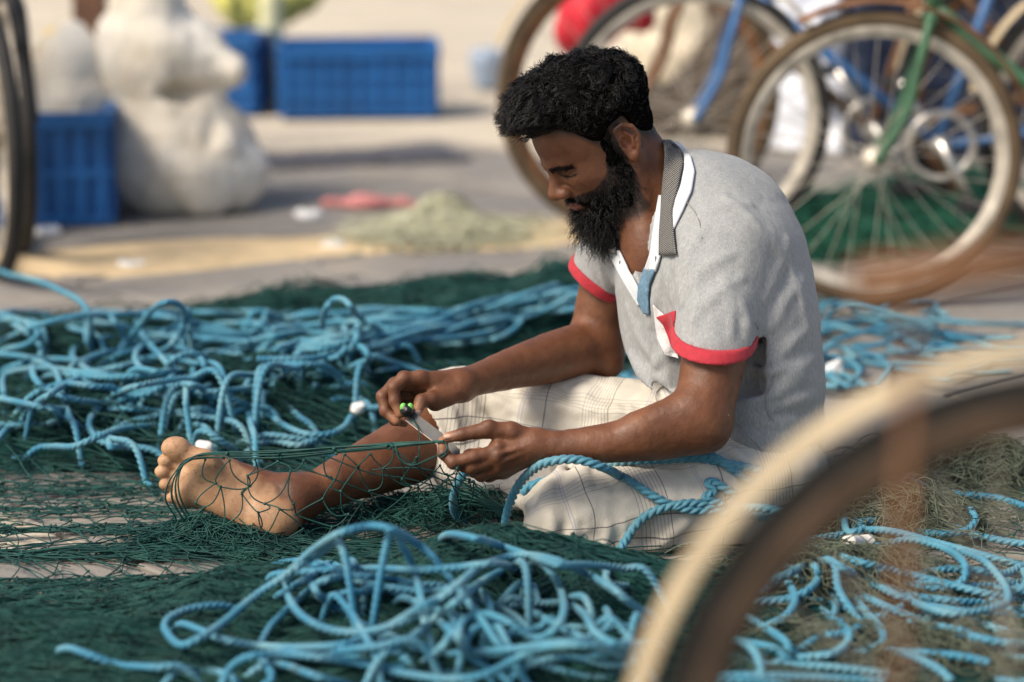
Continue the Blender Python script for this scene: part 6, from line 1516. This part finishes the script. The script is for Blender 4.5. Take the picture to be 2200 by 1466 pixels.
crate('navy plastic crate stacked on another behind the green bicycle', g(2010, 330, 0) + [0.01, 0.0, .30], R(2), .60, .40, .30, mcrated, ribs=8)
mtarp = mat('brown_tarpaulin', (0.085, 0.055, 0.035), 0.8, var=.5, vscale=5, bump=.4, bscale=20)
q5 = g(1830, 215, 0)
blob('tarpaulin', 'dark brown tarpaulin heap behind the parked bicycles', 'tarpaulin', [('e', q5 + [-.42, .35, .35], (.36, .28, .60), .15), ('e', q5 + [.0, .5, .5], (.50, .30, .70), .15), ('e', q5 + [.6, .4, .5], (.50, .30, .75), .15), ('e', q5 + [1.2, .2, .4], (.50, .30, .7), .15)], mtarp, .03, .05, 4.5)
q6 = g(1600, 235, 0)
blob('basket', 'brown basket lying between the bicycle wheels', 'basket', [('e', q6 + [0, .1, .10], (.16, .14, .12), .03), ('s', q6 + [0, .1, .22], (.12, .10, .10), .02)], mrust, .01, .01, 16)
for i, (u, v, dx_, lb) in enumerate(((1680, 250, .04, 'tan wooden pole leaning left of the plastic sheeting'), (2085, 300, -.05, 'tan wooden pole leaning in front of the navy crates'))):
    p_ = g(u, v, 0); tube_obj('pole', [p_, p_ + [dx_ * .5, .02, .5], p_ + [dx_, .04, 1.3]], .028, mat('tan_wood%d' % i, (0.50, 0.33, 0.16), .8, var=.3, vscale=12), None, k=10); tag(D.objects['pole' if i == 0 else 'pole.001'], lb, 'pole')
q7 = g(1045, 190, 0)
blob('bucket', 'pale blue bucket on the ground left of the brown bicycle', 'bucket', [('c', q7 + [0, 0, .03], q7 + [0, 0, .12], .055, .07, .015), ('s', q7 + [0, 0, .19], (.06, .06, .05), .01)], mat('pale_blue_plastic', (0.30, 0.38, 0.50), .45), .008, .003, 9)

mtarp2 = mat('dark_folded_tarpaulin', (0.055, 0.040, 0.027), 0.8, var=.5, vscale=6, bump=.4, bscale=20)
h0, h1, h2, h3 = g(1440, 300, 0), g(1620, 300, 0), g(1880, 300, 0), g(2260, 300, 0)
blob('tarpaulin', 'long row of folded dark tarpaulins behind the green and blue bicycles', 'tarpaulin', [('c', h0 + [0, .25, .08], h1 + [0, .25, .10], .12, .16, .05), ('c', h1 + [0, .3, .20], h3 + [0, .3, .22], .20, .22, .08), ('c', h1 + [.1, .35, .48], h3 + [0, .35, .50], .16, .20, .08), ('c', h2 + [0, .4, .7], h3 + [0, .4, .75], .15, .2, .08)], mtarp2, .026, .045, 6)
